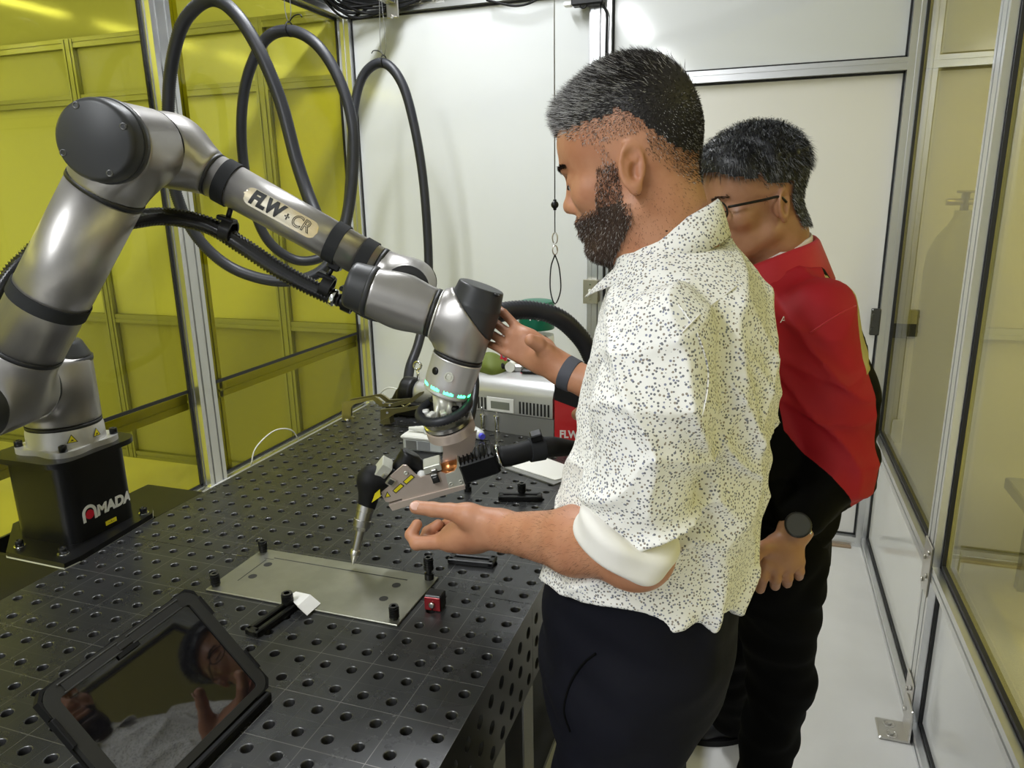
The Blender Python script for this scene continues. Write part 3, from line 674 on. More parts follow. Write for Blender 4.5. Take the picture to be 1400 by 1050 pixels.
def warn_tri(ang, z, s=.011):
    c, n_ = math.cos(ang), math.sin(ang); o = np.array([RB[0]+.0802*c, RB[1]+.0802*n_, z]); tx = np.array([-n_, c, 0]); nn = np.array([c, n_, 0])
    for k, m_, off in ((1.0, 'label_black', .0002), (.80, 'label_yellow', .0006)):
        MB().prism([(-s*k, -s*.6*k), (s*k, -s*.6*k), (0, s*1.15*k)], o+nn*off, tx, vz, nn, .0004).build('warning_triangle', m_, rb)
    MB().prism([(-s*.3, -s*.3), (s*.35, -s*.15), (.0, s*.1)], o+nn*.0012, tx, vz, nn, .0003).build('warning_symbol', 'label_black', rb)
warn_tri(math.radians(-32), 1.045); warn_tri(math.radians(8), 1.045)
sj = RB+[0, 0, 1.175]
blend('shoulder_housing', [P_cyl(RB+[0, 0, 1.073], RB+[0, 0, 1.215], .0775, .004), P_cyl(sj, sj-va*.092, .070, .004, k=.035)], .004, 'robot_metal', rb)
blend('shoulder_cap', [P_cyl(RB+[0, 0, 1.214], RB+[0, 0, 1.258], .079, .010, r1=.060)], .003, 'robot_cap', rb)
MB().lathe([(0, .0795), (.010, .0800)], (RB[0], RB[1], 1.208), Z, 40).build('seal', 'robot_cap', rb)
MB().lathe([(0, .0715), (.004, .0735), (.007, .0715)], RS+va*(.176-.094), -va, 40).build('joint_rim', 'rim_bright', rb)
MB().lathe([(0, .0715), (.006, .0715)], RS+va*(.176-.088), -va, 40).build('seal', 'robot_seal', rb)
dU = nrm(RE-RS); LU = np.linalg.norm(RE-RS); dF = nrm(RW-RE2); LF = np.linalg.norm(RW-RE2)
blend('upper_arm_root', [P_cyl(RS+va*.078, RS-va*.072, .073, .004), P_cyl(RS, RS+dU*.118, .0705, .003, k=.05)], .004, 'robot_metal', rb)
blend('root_cap', [P_cyl(RS-va*.070, RS-va*.115, .075, .008, r1=.063)], .003, 'robot_cap', rb)
MB().lathe([(0, .0712), (.010, .0718)], RS+dU*.116, dU, 40).build('seal', 'robot_seal', rb)
MB().lathe([(0, .0700), (LU-.228, .0690)], RS+dU*.126, dU, 48).build('upper_arm_tube', 'robot_metal', rb)
MB().lathe([(0, .0705), (.010, .0705)], RS+dU*(LU-.103), dU, 40).build('seal', 'robot_seal', rb)
def strap(o, d, r, wd, name='strap', th=.003, par=rb): return MB().lathe([(0, r), (0, r+th), (wd, r+th), (wd, r)], o, d, 40, cap=False).build(name, 'fabric_strap', par, sharp=30)
strap(RS+dU*.225, dU, .0698, .026)
blend('elbow_housing', [P_cyl(RE+va*.066, RE-va*.062, .0705, .004), P_cyl(RE, RE-dU*.094, .0690, .003, k=.05)], .004, 'robot_metal', rb)
MB().lathe([(0, .0690), (.004, .0725), (.014, .0730), (.020, .0715)], RE-va*.060, -va, 44).build('cap_ring', 'robot_cap', rb)
ec = MB().lathe([(0, .0705), (.024, .0690), (.032, .0655), (.035, .0600)], RE-va*.079, -va, 44).build('elbow_cap', 'robot_cap', rb, sharp=50)
for i in range(4):
    t = math.radians(20+90*i); e1 = nrm(np.cross(va, vz)); o = RE-va*.1135+(e1*math.cos(t)+vz*math.sin(t))*.0585
    MB().lathe([(0, .0062), (.001, .0062), (.001, .004), (-.003, .004)], o, -va, 12).build('cap_screw', 'dark_steel', ec)
MB().lathe([(0, .0702), (.003, .0702)], RE+va*.066, va, 44).build('seal', 'robot_seal', rb)
blend('forearm_root', [P_cyl(RE+va*.069, RE2+va*.050, .0655, .012), P_cyl(RE2, RE2+dF*.098, .0440, .003, k=.07)], .004, 'robot_metal', rb)
MB().lathe([(0, .0452), (.012, .0452)], RE2+dF*.096, dF, 40).build('seal', 'robot_seal', rb)
MB().lathe([(0, .0440), (LF-.19, .0400)], RE2+dF*.108, dF, 48).build('forearm_tube', 'robot_metal', rb)
MB().lathe([(0, .0412), (.009, .0412)], RE2+dF*(LF-.080), dF, 40).build('seal', 'robot_seal', rb)
def at_px(px, py):                                                    # place on the forearm axis under a measured pixel
    d = ray(px, py); n_ = np.cross(dF, np.cross(d, dF)); t = ((RE2-CAMP)@n_)/(d@n_); p = CAMP+d*t; return (p-RE2)@dF
s1, s2_, s3_ = at_px(318, 238), at_px(462, 330), at_px(502, 350)
for s_, wd in ((s1, .026), (s2_, .026), (s3_, .026)): strap(RE2+dF*(s_-.013), dF, .0440-(s_-.108)/(LF-.19)*.004, wd)
# badge wrapped on the tube
cdir = nrm(CAMP-(RE2+dF*.3)); uf = nrm(cdir-dF*(cdir@dF)); 
def wrap(ob, s0, r, ang0):                                            # flat (x along tube, y round it, z proud) -> on the tube
    side = np.cross(uf, dF)
    for v in ob.data.vertices:
        x, y, z = v.co; an = ang0+y/r; R_ = r+z
        p = RE2+dF*(s0+x)+(uf*math.cos(an)+side*math.sin(an))*R_
        v.co = p
    ob.data.update()
sb = (at_px(345, 262)+at_px(440, 322))/2; bl = abs(at_px(440, 322)-at_px(345, 262))
def badge_poly(L, h, n=10):
    pts = []
    for cx, a0 in ((L/2-h, -90), (-L/2+h, 90)):
        for i in range(n+1): t = math.radians(a0+180*i/n); pts.append((cx+h*math.cos(t), h*math.sin(t)))
    return pts
mb = MB(); rows = 9                     # gridded so that it bends round the tube
xs = np.linspace(-bl/2, bl/2, 41)
for i in range(40):
    for j in range(rows-1):
        q = []
        for a_, c_ in ((i, j), (i+1, j), (i+1, j+1), (i, j+1)):
            x = xs[a_]; e = abs(x)-(bl/2-.0185); hh = .0185 if e <= 0 else math.sqrt(max(.0185**2-e*e, 0)); q.append((x, -hh+2*hh*c_/(rows-1), .0006))
        mb.add(q, [[0, 1, 2, 3]], 0, True)
bo = mb.build('badge', 'badge_gold', rb); wrap(bo, sb, .0425, -.02)
def wrapped_text(body, size, x0, y0, m, **kw):
    o = text_mesh(body, size, 'badge_text', m, rb, (x0, y0, .0014), X, Y, .0003, **kw)
    bm = bmesh.new(); bm.from_mesh(o.data); bmesh.ops.triangulate(bm, faces=bm.faces)
    for _ in range(3):
        lg = [e_ for e_ in bm.edges if e_.calc_length() > .004]
        if lg: bmesh.ops.subdivide_edges(bm, edges=lg, cuts=1); bmesh.ops.triangulate(bm, faces=bm.faces)
    bm.to_mesh(o.data); bm.free(); wrap(o, sb, .0425, -.02)
    return o
wrapped_text('FLW', .038, -.033, 0, 'label_black', shear=.16, xs=.88, bold=.0022)
wrapped_text('+', .024, .014, -.002, 'label_black', xs=.8, outline=.0006)
wrapped_text('CR', .034, .044, 0, 'label_black', shear=.12, xs=.9, outline=.0006)
blend('forearm_end', [P_cyl(RW+va*.052, RW-va*.062, .0455, .004), P_cyl(RW, RW-dF*.078, .0405, .003, k=.04)], .0035, 'robot_metal', rb)
blend('end_cap', [P_cyl(RW+va*.050, RW+va*.074, .0470, .005, r1=.042)], .003, 'robot_cap', rb)
MB().lathe([(0, .0462), (.004, .0462)], RW-va*.0615, -va, 36).build('seal', 'robot_seal', rb)
blend('wrist_first', [P_cyl(RT+va*.072, RT-va*.01, .0455, .004), P_cyl(RT-w2*.058, RT+w2*.062, .0475, .004, k=.03)], .0035, 'robot_metal', rb)
wc = blend('wrist_first_cap', [P_cyl(RT-w2*.056, RT-w2*.104, .0485, .007, r1=.044)], .003, 'robot_cap', rb)
MB().lathe([(0, .0480), (.003, .0497), (.008, .0497), (.011, .0485)], RT-w2*.055, -w2, 36).build('cap_ring', 'robot_cap', rb)
MB().lathe([(0, .0478), (.008, .0478)], RT+w2*.062, w2, 36).build('seal', 'robot_seal', rb)
MB().lathe([(0, .0475), (.002, .0492), (.0035, .0475)], RT+w2*.070, w2, 36).build('joint_rim', 'rim_bright', rb)
blend('wrist_second', [P_cyl(RT+w2*.073, RQ, .0475, .003), P_cyl(RQ-w3*.058, RQ+w3*.062, .0480, .004, k=.035), half(RQ-w3*.0225, w2*.75-w3)], .0030, 'robot_metal', rb)
blend('wrist_second_cap', [P_cyl(RQ-w3*.080, RQ-w3*.040, .0440, .003, r1=.0500, k=.003), P_cyl(RQ-w3*.042, RQ+w3*.05, .0500, .001, k=.003), P_cyl(RT+w2*.09, RQ, .0490, .001, k=.003), half(RQ-w3*.022, w3-w2*.75)], .0025, 'robot_cap', rb)
for t in (-.9, .5):
    o = RQ-w3*.078+(w2*math.cos(t)-va*math.sin(t+1.3))*.038; MB().lathe([(0, .006), (.001, .006), (.001, .004), (-.003, .004)], o, -w3, 10).build('cap_screw', 'black_oxide', rb)
MB().lathe([(0, .0488), (.007, .0488)], RQ+w3*.062, w3, 36).build('seal', 'robot_seal', rb)
MB().lathe([(0, .0488), (.002, .0500), (.004, .0492), (.045, .0485), (.060, .0470), (.066, .0455)], RQ+w3*.069, w3, 40).build('wrist_third', 'robot_light', rb, sharp=40)
MB().lathe([(0, .0455), (.006, .0460), (.008, .044), (.012, .036)], RQ+w3*.135, w3, 40).build('tool_flange', 'robot_light', rb, sharp=40)
fo_ = -nrm(np.array([0, 1, 0])-w3*w3[1]); sd_ = np.cross(w3, fo_)
for k in range(10):                                                   # lit segments round the flange
    t0 = 2*math.pi*k/10; b = MB(); n_ = 6; vs = []
    for i in range(n_+1):
        t = t0+.42*i/n_; dd = fo_*math.cos(t)+sd_*math.sin(t)
        for h, r_ in ((.125, .0472), (.1335, .0466)): vs.append(RQ+w3*h+dd*r_)
    b.add(vs, [[2*i, 2*i+1, 2*i+3, 2*i+2] for i in range(n_)], 0, True); b.build('led_segment', 'led_green', rb)
for t, nm in ((.42, 'port_plug'), (-.22, 'connector')):
    dd = fo_*math.cos(t)+sd_*math.sin(t); o = RQ+w3*.098+dd*.0475
    if nm == 'port_plug': MB().lathe([(0, .008), (.003, .007), (.004, .004)], o, dd, 16).build(nm, 'black_plastic', rb)
    else: MB().lathe([(0, .0095), (.003, .0095), (.003, .0065), (.001, .006), (.002, .0045), (.002, .001)], o, dd, 20).build(nm, 'steel_pale', rb, sharp=30)
# ---- hose clamps and corrugated dress pack
def hp(px, py, off): return onp(px, py, RB-off*va, va)
hose_pts = [hp(-40, 470, .10), hp(-8, 412, .07), hp(20, 368, .04), hp(70, 325, .02), hp(120, 308, .02), hp(172, 302, .03), hp(225, 296, .04), hp(285, 308, .045), hp(330, 335, .05), hp(380, 368, .05), hp(420, 390, .05), hp(452, 405, .05)]
dp = thing('dress_pack_hose', 'glossy black corrugated hose strapped under the robot forearm', 'hose', hp(285, 308, .045))
corrugated(hose_pts, .0190, .0075, .0042, 14).build('hose', 'hose_gloss', dp)
ed = nrm(np.array(hose_pts[-1])-np.array(hose_pts[-2])); e0 = np.array(hose_pts[-1])
MB().lathe([(0, .017), (.003, .019), (.010, .019), (.013, .016)], e0, ed, 20).build('end_fitting', 'chrome', dp, sharp=40)
MB().lathe([(0, .012), (.006, .015), (.010, .012), (.018, .014), (.026, .010)], e0+ed*.013, ed, 16).build('cable_gland', 'black_plastic', dp, sharp=40)
corrugated([e0+ed*.036, hp(480, 418, .06), hp(500, 430, .07), hp(525, 436, .08), hp(560, 432, .06), hp(600, 440, .0), hp(640, 470, -.03), hp(650, 520, .04), hp(646, 560, .12), hp(640, 585, .16)], .0085, .004, .0012, 10).build('thin_hose', 'hose_black', dp)
for (sx, sy), (hx, hy) in (((318, 262), (312, 315)), ((458, 352), (447, 392)), ((503, 378), (478, 412))):
    A_ = hp(sx, sy, .039)-np.array([0, 0, .012]); C_ = hp(hx, hy, .05)
    t = thing('hose_clamp', {318: 'black hose clamp hanging from the forearm strap nearest the elbow', 458: 'black hose clamp hanging beside the badge end of the forearm', 503: 'black hose clamp nearest the wrist'}[sx], 'clamp', A_)
    MB().obox(A_+np.array([0, 0, -.002]), dF, va, np.cross(dF, va), .014, .014, .012, 0, .004).build('buckle', 'black_plastic', t)
    MB().cyl(A_, C_+np.array([0, 0, .018]), .0055, 10).build('stem', 'black_plastic', t)
    td = nrm(np.array(hose_pts[8])-np.array(hose_pts[6])) if sx < 400 else ed
    MB().lathe([(0, .020), (0, .0245), (.022, .0245), (.022, .020)], C_-td*.011, td, 18, cap=False).build('collar', 'black_plastic', t, sharp=30)
    MB().obox(C_+np.array([0, 0, .022]), td, va, np.cross(td, va), .018, .014, .005, 0, .002).build('latch', 'black_plastic', t)
# ------------------------------------------------------------------ laser torch in its holder, under the wrist
hd = ray(595, 620); hd = nrm([hd[0], hd[1], 0]); rd = np.array([hd[1], -hd[0], 0]); tl_, rl_ = math.radians(12), math.radians(15)
ty = math.cos(tl_)*hd+math.sin(tl_)*vz; tu = math.cos(tl_)*vz-math.sin(tl_)*hd; tx = math.cos(rl_)*rd+math.sin(rl_)*tu; tz = math.cos(rl_)*tu-math.sin(rl_)*rd
TO = dep(606, 562, 1.435)
def tl(px, py, off=0.0): return onp(px, py, TO+ty*off, ty)
def tq(zx, zy, off=0.0): return tl(500+zx*160/1400, 600+zy*160/1400, off)     # from a close view of the holder
lt = thing('laser_torch', 'silver torch holder with black torch body and pointed nozzle under the robot wrist', 'torch', TO)
def tprism(name, pts, m, off, th, conv=tq, par=lt):
    b = MB(); W0 = [conv(x, y, off) for x, y in pts]; loc = [((p-TO)@tx, (p-TO)@tz) for p in W0]
    b.prism(loc, TO+ty*off, tx, tz, ty, th); return b.build(name, m, par)
fe = RQ+w3*.147
MB().cyl(fe, TO-tz*.004, .026, 20, r1=.020).build('mount_core', 'steel_pale', lt)
for k in range(7):
    t = k*.9+.3; c = TO+(tx*math.cos(t)+ty*math.sin(t))*(.030+.006*(k % 2))+tz*(.002+.004*(k % 3))
    MB().obox(c, nrm(tx*math.cos(t)+ty*math.sin(t)), nrm(-tx*math.sin(t)+ty*math.cos(t)), tz, .008, .006, .009, 0, .002).build('mount_block', ('white_plastic', 'steel_pale', 'black_plastic', 'white_plastic')[k % 4], lt)
for k in range(2): MB().cyl(fe+tx*(-.012+.02*k)-ty*.018, TO+tx*(-.02+.03*k)-ty*.022-tz*.006, .006, 10).build('strut', 'steel_pale', lt)
rc_ = tl(607, 558, .0); ring = [rc_+(tx*math.cos(t)+ty*math.sin(t))*.050 for t in np.linspace(0, 2*math.pi, 40, endpoint=False)]
rp_ = smooth_path(ring, .003, closed=True)[:-1]; rp_ = rp_[:len(rp_)//2*2]
MB().tube(rp_, .0095, 12, rad=[.0098 if i % 2 else .0084 for i in range(len(rp_))], closed=True).build('hose_ring', 'hose_black', lt)
dc = tl(611, 571)
MB().lathe([(0, .046), (.002, .049), (.009, .049), (.010, .047)], dc, -tz, 40).build('upper_disc', 'steel', lt, sharp=30)
MB().lathe([(.010, .045), (.014, .045)], dc, -tz, 40).build('disc_gap', 'label_black', lt)
MB().lathe([(.014, .047), (.015, .049), (.034, .049), (.036, .046), (.036, .040), (.040, .036)], dc, -tz, 40).build('lower_disc', 'steel_warm', lt, sharp=30)
tprism('hanger_plate', [(603, 606), (608, 603), (652, 590), (649, 610), (641, 628), (636, 645), (604, 645), (606, 615)], 'steel_warm', .010, .006, tl)
MB().cyl(tl(604, 642, .004), tl(627, 636, .004), .0135, 20).build('copper_sleeve', 'copper', lt)
tprism('side_plate', [(165, 560), (445, 318), (490, 320), (600, 430), (650, 462), (900, 400), (960, 420), (995, 600), (440, 752), (430, 715), (290, 757), (240, 752), (205, 700)], 'steel_warm', -.012, .004)
tprism('lower_rail', [(275, 800), (435, 748), (1185, 552), (1192, 600), (320, 862)], 'steel_warm', -.015, .022)
tprism('end_block', [(955, 430), (1060, 395), (1090, 350), (1100, 262), (1122, 285), (1190, 590), (1000, 612)], 'steel_pale', -.013, .022)
tprism('back_plate', [(165, 560), (445, 318), (490, 320), (600, 430), (650, 462), (900, 400), (995, 600), (440, 752), (240, 752)], 'steel_warm', .026, .004)
def tblock(c, ang, hx, hz, hy, name='clamp_block', m='steel_pale', off=0.01, bev=.0015):
    c = np.array(c)+ty*off; ex = tx*math.cos(ang)+tz*math.sin(ang); ez = -tx*math.sin(ang)+tz*math.cos(ang)
    return MB().obox(c, ex, ty, ez, hx, hy, hz, 0, bev).build(name, m, lt)
tblock(tq(800, 365, -.012), .0, .0178, .0085, .018, off=.018); tblock(tq(205, 410, -.012), .66, .0175, .0120, .018, off=.018)
tblock(tq(830, 470, -.014), .0, .0075, .011, .004, 'toggle_latch', 'chrome', 0); tblock(tq(300, 510, -.014), .66, .0085, .009, .004, 'toggle_latch', 'steel', 0)
tblock(tq(815, 385, -.014), .0, .006, .0045, .003, 'latch_hook', 'steel', 0); tblock(tq(225, 440, -.014), .66, .006, .0045, .003, 'latch_hook', 'steel', 0)
tblock(tq(830, 478, -.018), .0, .0045, .005, .0015, 'latch_lever', 'dark_steel', 0); tblock(tq(302, 520, -.018), .66, .0060, .005, .0015, 'latch_lever', 'dark_steel', 0)
for (cx, cy, L_) in ((515, 485, .0125), (390, 592, .0125)):
    tblock(tq(cx, cy, -.0124), .50, L_, .0049, .0003, 'sticker_border', 'label_black', 0, 0); tblock(tq(cx, cy, -.0130), .50, L_-.0018, .0034, .0003, 'sticker', 'label_yellow', 0, 0)
tprism('warning_triangle', [(228, 705), (300, 690), (255, 628)], 'label_black', -.0125, .0004); tprism('warning_face', [(240, 697), (290, 686), (258, 645)], 'label_yellow', -.0130, .0004)
for x, y in ((482, 408), (1135, 512), (1022, 540)): MB().lathe([(0, .0048), (.0012, .0045), (.0012, .002), (.0002, .002)], tq(x, y, -.0125), -ty, 12).build('screw', 'steel_pale', lt)
# black torch body behind the plates, handle and cable to the right
hr = nrm(tl(690, 622, .012)-tl(634, 640, .012)); h0 = tl(630, 641, .010)
MB().obox(h0+hr*.040, hr, ty, np.cross(hr, ty), .040, .026, .026, 0, .006).build('handle', 'black_plastic', lt)
for k in range(9): MB().obox(h0+hr*(.006+.0085*k)+np.cross(hr, ty)*(-.026 if np.cross(hr, ty)[2] < 0 else .026), hr, ty, np.cross(hr, ty), .0014, .024, .005, 0, .001).build('cooling_fin', 'black_plastic', lt)
MB().tube(smooth_path([tl(520, 668, .008), tl(560, 655, .008), tl(604, 645, .008), tl(632, 640, .010)], .01), .0165, 14).build('torch_tube', 'black_plastic', lt)
blend('torch_elbow', [P_rc(tl(538, 652, .008), tl(508, 656, .006), .019, .025, .02), P_rc(tl(508, 656, .006), tl(502, 690, .004), .026, .019, .02)], .0025, 'black_rubber', lt)
tprism('elbow_label', [(170, 605), (110, 655), (72, 762), (178, 690)], 'label_yellow', -.0215, .0006)
blend('side_cylinder', [P_cyl(tl(541, 655, .016), tl(562, 618, .03), .021, .006), P_cyl(tl(556, 630, .025), tl(578, 640, .02), .016, .004)], .0025, 'black_plastic', lt)
MB().sphere(tq(670, 430, .0), .010, 14).build('knob', 'white_plastic', lt)
n0_ = tl(501, 690, .002); n1_ = onz(482, 772, .813); nd = nrm(n1_-n0_); NL = np.linalg.norm(n1_-n0_)
MB().lathe([(0, .0185), (NL*.10, .0185), (NL*.11, .0172), (NL*.24, .0172), (NL*.25, .0192), (NL*.36, .0180), (NL*.37, .0165), (NL*.42, .0150), (NL*.43, .0095), (NL*.74, .0078), (NL*.75, .0095), (NL*.77, .0108), (NL*.83, .0108), (NL*.84, .0095), (NL*.86, .0088), (NL*.985, .0016), (NL, .0008)], n0_, nd, 28).build('nozzle', 'steel', lt, sharp=35)
tcb = thing('torch_cable', 'thick black sleeved cable leading from the torch handle to the right', 'cable', tl(735, 610, .03))
cp_ = smooth_path([h0+hr*.082, tl(700, 622, .012), tl(725, 615, .02), tl(750, 611, .03), tl(775, 612, .05), tl(810, 615, .08), tl(850, 616, .12)], .01)
MB().tube(cp_, .022, 16, rad=list(np.interp(np.arange(len(cp_))/len(cp_), [0, .35, .5, 1], [.022, .0225, .017, .014]))).build('sleeve', 'black_rubber', tcb)
MB().lathe([(0, .021), (.003, .0255), (.034, .0260), (.038, .022)], tl(722, 616, .02), nrm(tl(750, 611, .03)-tl(722, 616, .02)), 20).build('wrap', 'fabric_strap', tcb, sharp=30)
MB().obox(tl(733, 596, .02), tx, ty, tz, .012, .012, .008, 0, .002).build('clip', 'black_plastic', tcb)
MB().lathe([(0, .0225), (0, .026), (.005, .026), (.005, .0225)], h0+hr*.081, hr, 20, cap=False).build('clamp_ring', 'chrome', tcb)

# ------------------------------------------------------------------ things on the front table
T0 = TZ+.0003
sp_ = thing('steel_plate', 'flat grey steel test plate held by four clamping pins', 'plate', (.5525, -.028, TZ))
MB().box((.340, -.118, T0), (.765, .062, T0+.004), 0, .001).build('plate', 'plate_raw', sp_)
zp = T0+.0041
for lo, hi in (((.392, .030, zp), (.710, .0325, zp+.0004)), ((.3795, -.072, zp), (.3812, .020, zp+.0004)), ((.372, .024, zp), (.395, .0255, zp+.0003))): boxo('weld_line', lo, hi, 'weld_line', sp_)
for x, y in ((.398, -.048), (.397, .003), (.698, .007), (.698, -.045)): MB().lathe([(0, .0088), (.0004, .0088)], (x, y, zp-.0002), Z, 18).build('hole', 'label_black', sp_)
def pin(x, y, z0, label, h=.026, r=.0095, tall=False):
    t = thing('clamping_pin', label, 'pin', (x, y, z0), 'clamping pins')
    pr_ = [(0, r*.8), (.004, r*.8), (.004, r)]
    for k in range(4): pr_ += [(.005+k*h*.18, r), (.005+k*h*.18+h*.10, r), (.005+k*h*.18+h*.11, r*.86), (.005+k*h*.18+h*.17, r*.86)]
    pr_ += [(h-.003, r), (h, r*.9)]
    if tall: pr_ = [(0, r), (.012, r), (.013, r*.6), (.020, r*.6), (.021, r*1.05)]+[(.021+a, b*1.05) for a, b in pr_[2:]]
    pr_ = sorted(pr_, key=lambda q: q[0])
    MB().lathe(pr_, (x, y, z0), Z, 20).build('shank', 'black_oxide', t, sharp=30)
    ht = pr_[-1][0]
    MB().lathe([(0, r*.9), (.0006, r*.9), (.0006, r*.5), (-.004, r*.48)], (x, y, z0+ht), Z, 14).build('head', 'dark_steel', t, sharp=30)
pin(.35, -.10, zp, 'dark clamping pin at the front left corner of the steel plate'); pin(.35, .05, zp, 'dark clamping pin at the rear left corner of the steel plate')
pin(.75, .05, zp, 'tall black clamping pin at the rear right corner of the steel plate', tall=True); pin(.75, -.10, zp, 'dark clamping pin at the front right corner of the steel plate')
def slot_bar(c, d, L, wd, h, label, screw=None):
    d = nrm([d[0], d[1], 0]); n_ = np.array([-d[1], d[0], 0]); c = np.array([c[0], c[1], T0]); t = thing('clamp_bar', label, 'clamp bar', c, 'slotted clamp bars')
    b = MB(); sw_ = wd*.3
    b.obox(c+n_*(wd/2-(wd-sw_)/4)+vz*h/2, d, n_, vz, L/2, (wd-sw_)/4, h/2, 0, .002).obox(c-n_*(wd/2-(wd-sw_)/4)+vz*h/2, d, n_, vz, L/2, (wd-sw_)/4, h/2, 0, .002)
    for s_ in (-1, 1): b.obox(c+d*s_*(L/2-.007)+vz*h/2, d, n_, vz, .007, wd/2, h/2, 0, .003)
    b.build('bar', 'black_oxide', t)
    return t
slot_bar((.537, -.165), (.12, .95), .115, .030, .013, 'black slotted clamp bar in front of the steel plate')
pin(.541, -.128, T0+.0135, 'dark clamping pin through the slotted bar beside the white angle', h=.022, r=.011)
ta = thing('white_angle', 'small bent white metal angle by the slotted clamp bar', 'angle piece', onz(395+10, 828, TZ))
bq = lambda x, y, z: onz(260+x*.2857, 700+y*.2857, z)
A_, B_, C_, D_, E_, F_ = bq(470, 405, .812), bq(505, 380, .812), bq(575, 395, .822), bq(515, 450, .822), bq(625, 437, .806), bq(562, 493, .806)
for q in ((A_, B_, C_, D_), (D_, C_, E_, F_)):
    nn = nrm(np.cross(q[1]-q[0], q[3]-q[0])); nn = nn if nn[2] > 0 else -nn; b = MB(); b.add(list(q)+[p-nn*.002 for p in q], [[0, 1, 2, 3], [7, 6, 5, 4], [0, 4, 5, 1], [1, 5, 6, 2], [2, 6, 7, 3], [3, 7, 4, 0]]); b.build('leaf', 'white_card', ta)
mg = thing('magnet_block', 'small dark red magnetic stop block beside the steel plate', 'block', (.80, -.042, T0))
MB().obox((.803, -.036, T0+.0155), nrm((1, .06, 0)), nrm((-.06, 1, 0)), vz, .0165, .014, .0155, 0, .002).build('body', 'black_oxide', mg)
MB().obox((.8038, -.0505, T0+.0145), nrm((1, .06, 0)), nrm((-.06, 1, 0)), vz, .0155, .0012, .0135, 0, .001).build('front_plate', 'magnet_red', mg)
MB().lathe([(0, .006), (.004, .006), (.005, .004)], (.804, -.0518, T0+.014), (0, -1, 0), 14).build('screw', 'steel', mg)
MB().cyl((.804, -.0520, T0+.014), (.804, -.0524, T0+.003), .0015, 6).build('groove', 'steel', mg)
slot_bar((.800, .488), (1, .28), .112, .030, .013, 'black slotted clamp bar lying on the rear table behind the open hand')
pin(.800, .500, T0+.0135, 'dark clamping pin standing in the bar on the rear table', h=.026, r=.011)
pq = onz(632, 672, TZ); pin(round((pq[0])/.05)*.05, round(pq[1]/.05)*.05+.0015, T0, 'black clamping pin in the table under the torch holder', tall=True)
q0 = onz(640, 768, TZ); slot_bar((q0[0]+.01, q0[1]), (1, .1), .10, .035, .012, 'black slotted clamp bar half hidden under the lower hand')
# tablet in a rugged case, leaning back on its stand
tw, th_ = .262, .196; e1 = np.array([.006, 1.0, .02]); e1 = nrm(e1); e2 = nrm(np.array([-.678, 0, .735])); e2 = nrm(e2-e1*(e2@e1)); nn_ = np.cross(e2, e1); nn_ = nn_ if nn_[2] > 0 else -nn_
sc0 = np.array([.539, -.5865, .9435]); sc1 = sc0+e1*.225; scc = (sc0+sc1)/2-e2*.0823                    # centre of the screen
low = np.array([0, 0, 0]); cc = scc+e2*.004
tb = thing('tablet', 'black tablet in a rugged case leaning up on the welding table', 'tablet', (cc[0], cc[1], TZ))
def rrect(wd, h, r, n=6):
    out = []
    for sx, sy, a0 in ((1, 1, 0), (-1, 1, 90), (-1, -1, 180), (1, -1, 270)):
        for i in range(n+1): t = math.radians(a0+90*i/n); out.append((sx*(wd/2-r)+r*math.cos(t), sy*(h/2-r)+r*math.sin(t)))
    return out
out_ = rrect(tw, th_, .022); inn = rrect(.225, .1646, .006)
def ring_prism(o1, i1, c_out, c_in, z0, z1):
    b = MB(); n_ = len(o1); V = []
    for pts, c_, zz in ((o1, c_out, z0), (o1, c_out, z1), (i1, c_in, z1), (i1, c_in, z0)):
        V += [c_+e1*a+e2*b_+nn_*zz for a, b_ in pts]
    fs = []
    for k in range(4):
        k2 = (k+1) % 4
        for i in range(n_): j = (i+1) % n_; fs.append([k*n_+i, k*n_+j, k2*n_+j, k2*n_+i])
    b.add(V, fs, 0, False); return b
ring_prism(out_, inn, cc, scc, -.008, .0035).build('case_frame', 'case_black', tb)
b = MB(); b.prism(rrect(tw+.004, th_+.004, .024), cc-nn_*.012, e1, e2, nn_, .006); b.build('case_back', 'case_rubber', tb)
b = MB(); b.prism(inn, scc-nn_*.004, e1, e2, nn_, .0045); b.build('screen', 'screen_glass', tb)
for sx in (-1, 1):
    for sy in (-1, 1):
        c = cc+e1*sx*(tw/2-.014)+e2*sy*(th_/2-.014); b = MB(); b.prism([(sx*x, sy*y) if sx*sy > 0 else (sx*x, sy*y) for x, y in [(.016, -.02), (.0165, .006), (.006, .0165), (-.02, .016), (-.02, .012), (.004, .012), (.012, .004), (.012, -.02)]], c-nn_*.011, e1, e2, nn_, .014); b.build('bumper', 'case_rubber', tb)
for s_, L_ in ((-.058, .085), (.052, .088)):
    MB().obox(cc+e1*s_+e2*(th_/2-.0115)+nn_*.0042, e1, e2, nn_, L_/2, .0055, .0006).build('slot', 'label_black', tb)
    MB().obox(cc+e1*s_+e2*(th_/2-.0045)+nn_*.004, e1, e2, nn_, L_/2+.004, .0012, .0014, 0, .0005).build('slot_rim', 'dark_steel', tb)
    MB().obox(cc+e1*s_+e2*(th_/2-.0185)+nn_*.004, e1, e2, nn_, L_/2+.002, .0010, .0012, 0, .0004).build('slot_rim', 'dark_steel', tb)
MB().obox(cc+e1*-.003+e2*(th_/2-.012)+nn_*.004, e1, e2, nn_, .012, .005, .0012, 0, .001).build('camera_cover', 'case_black', tb)
MB().obox(cc+e1*-.004+e2*(th_/2-.022)+nn_*.003, e1, e2, nn_, .018, .004, .0012, 0, .001).build('notch', 'case_rubber', tb)
for s_ in (-.05, .06): MB().obox(cc+e1*(tw/2+.002)+e2*s_, e1, e2, nn_, .003, .018, .005, 0, .001).build('side_grip', 'case_rubber', tb)
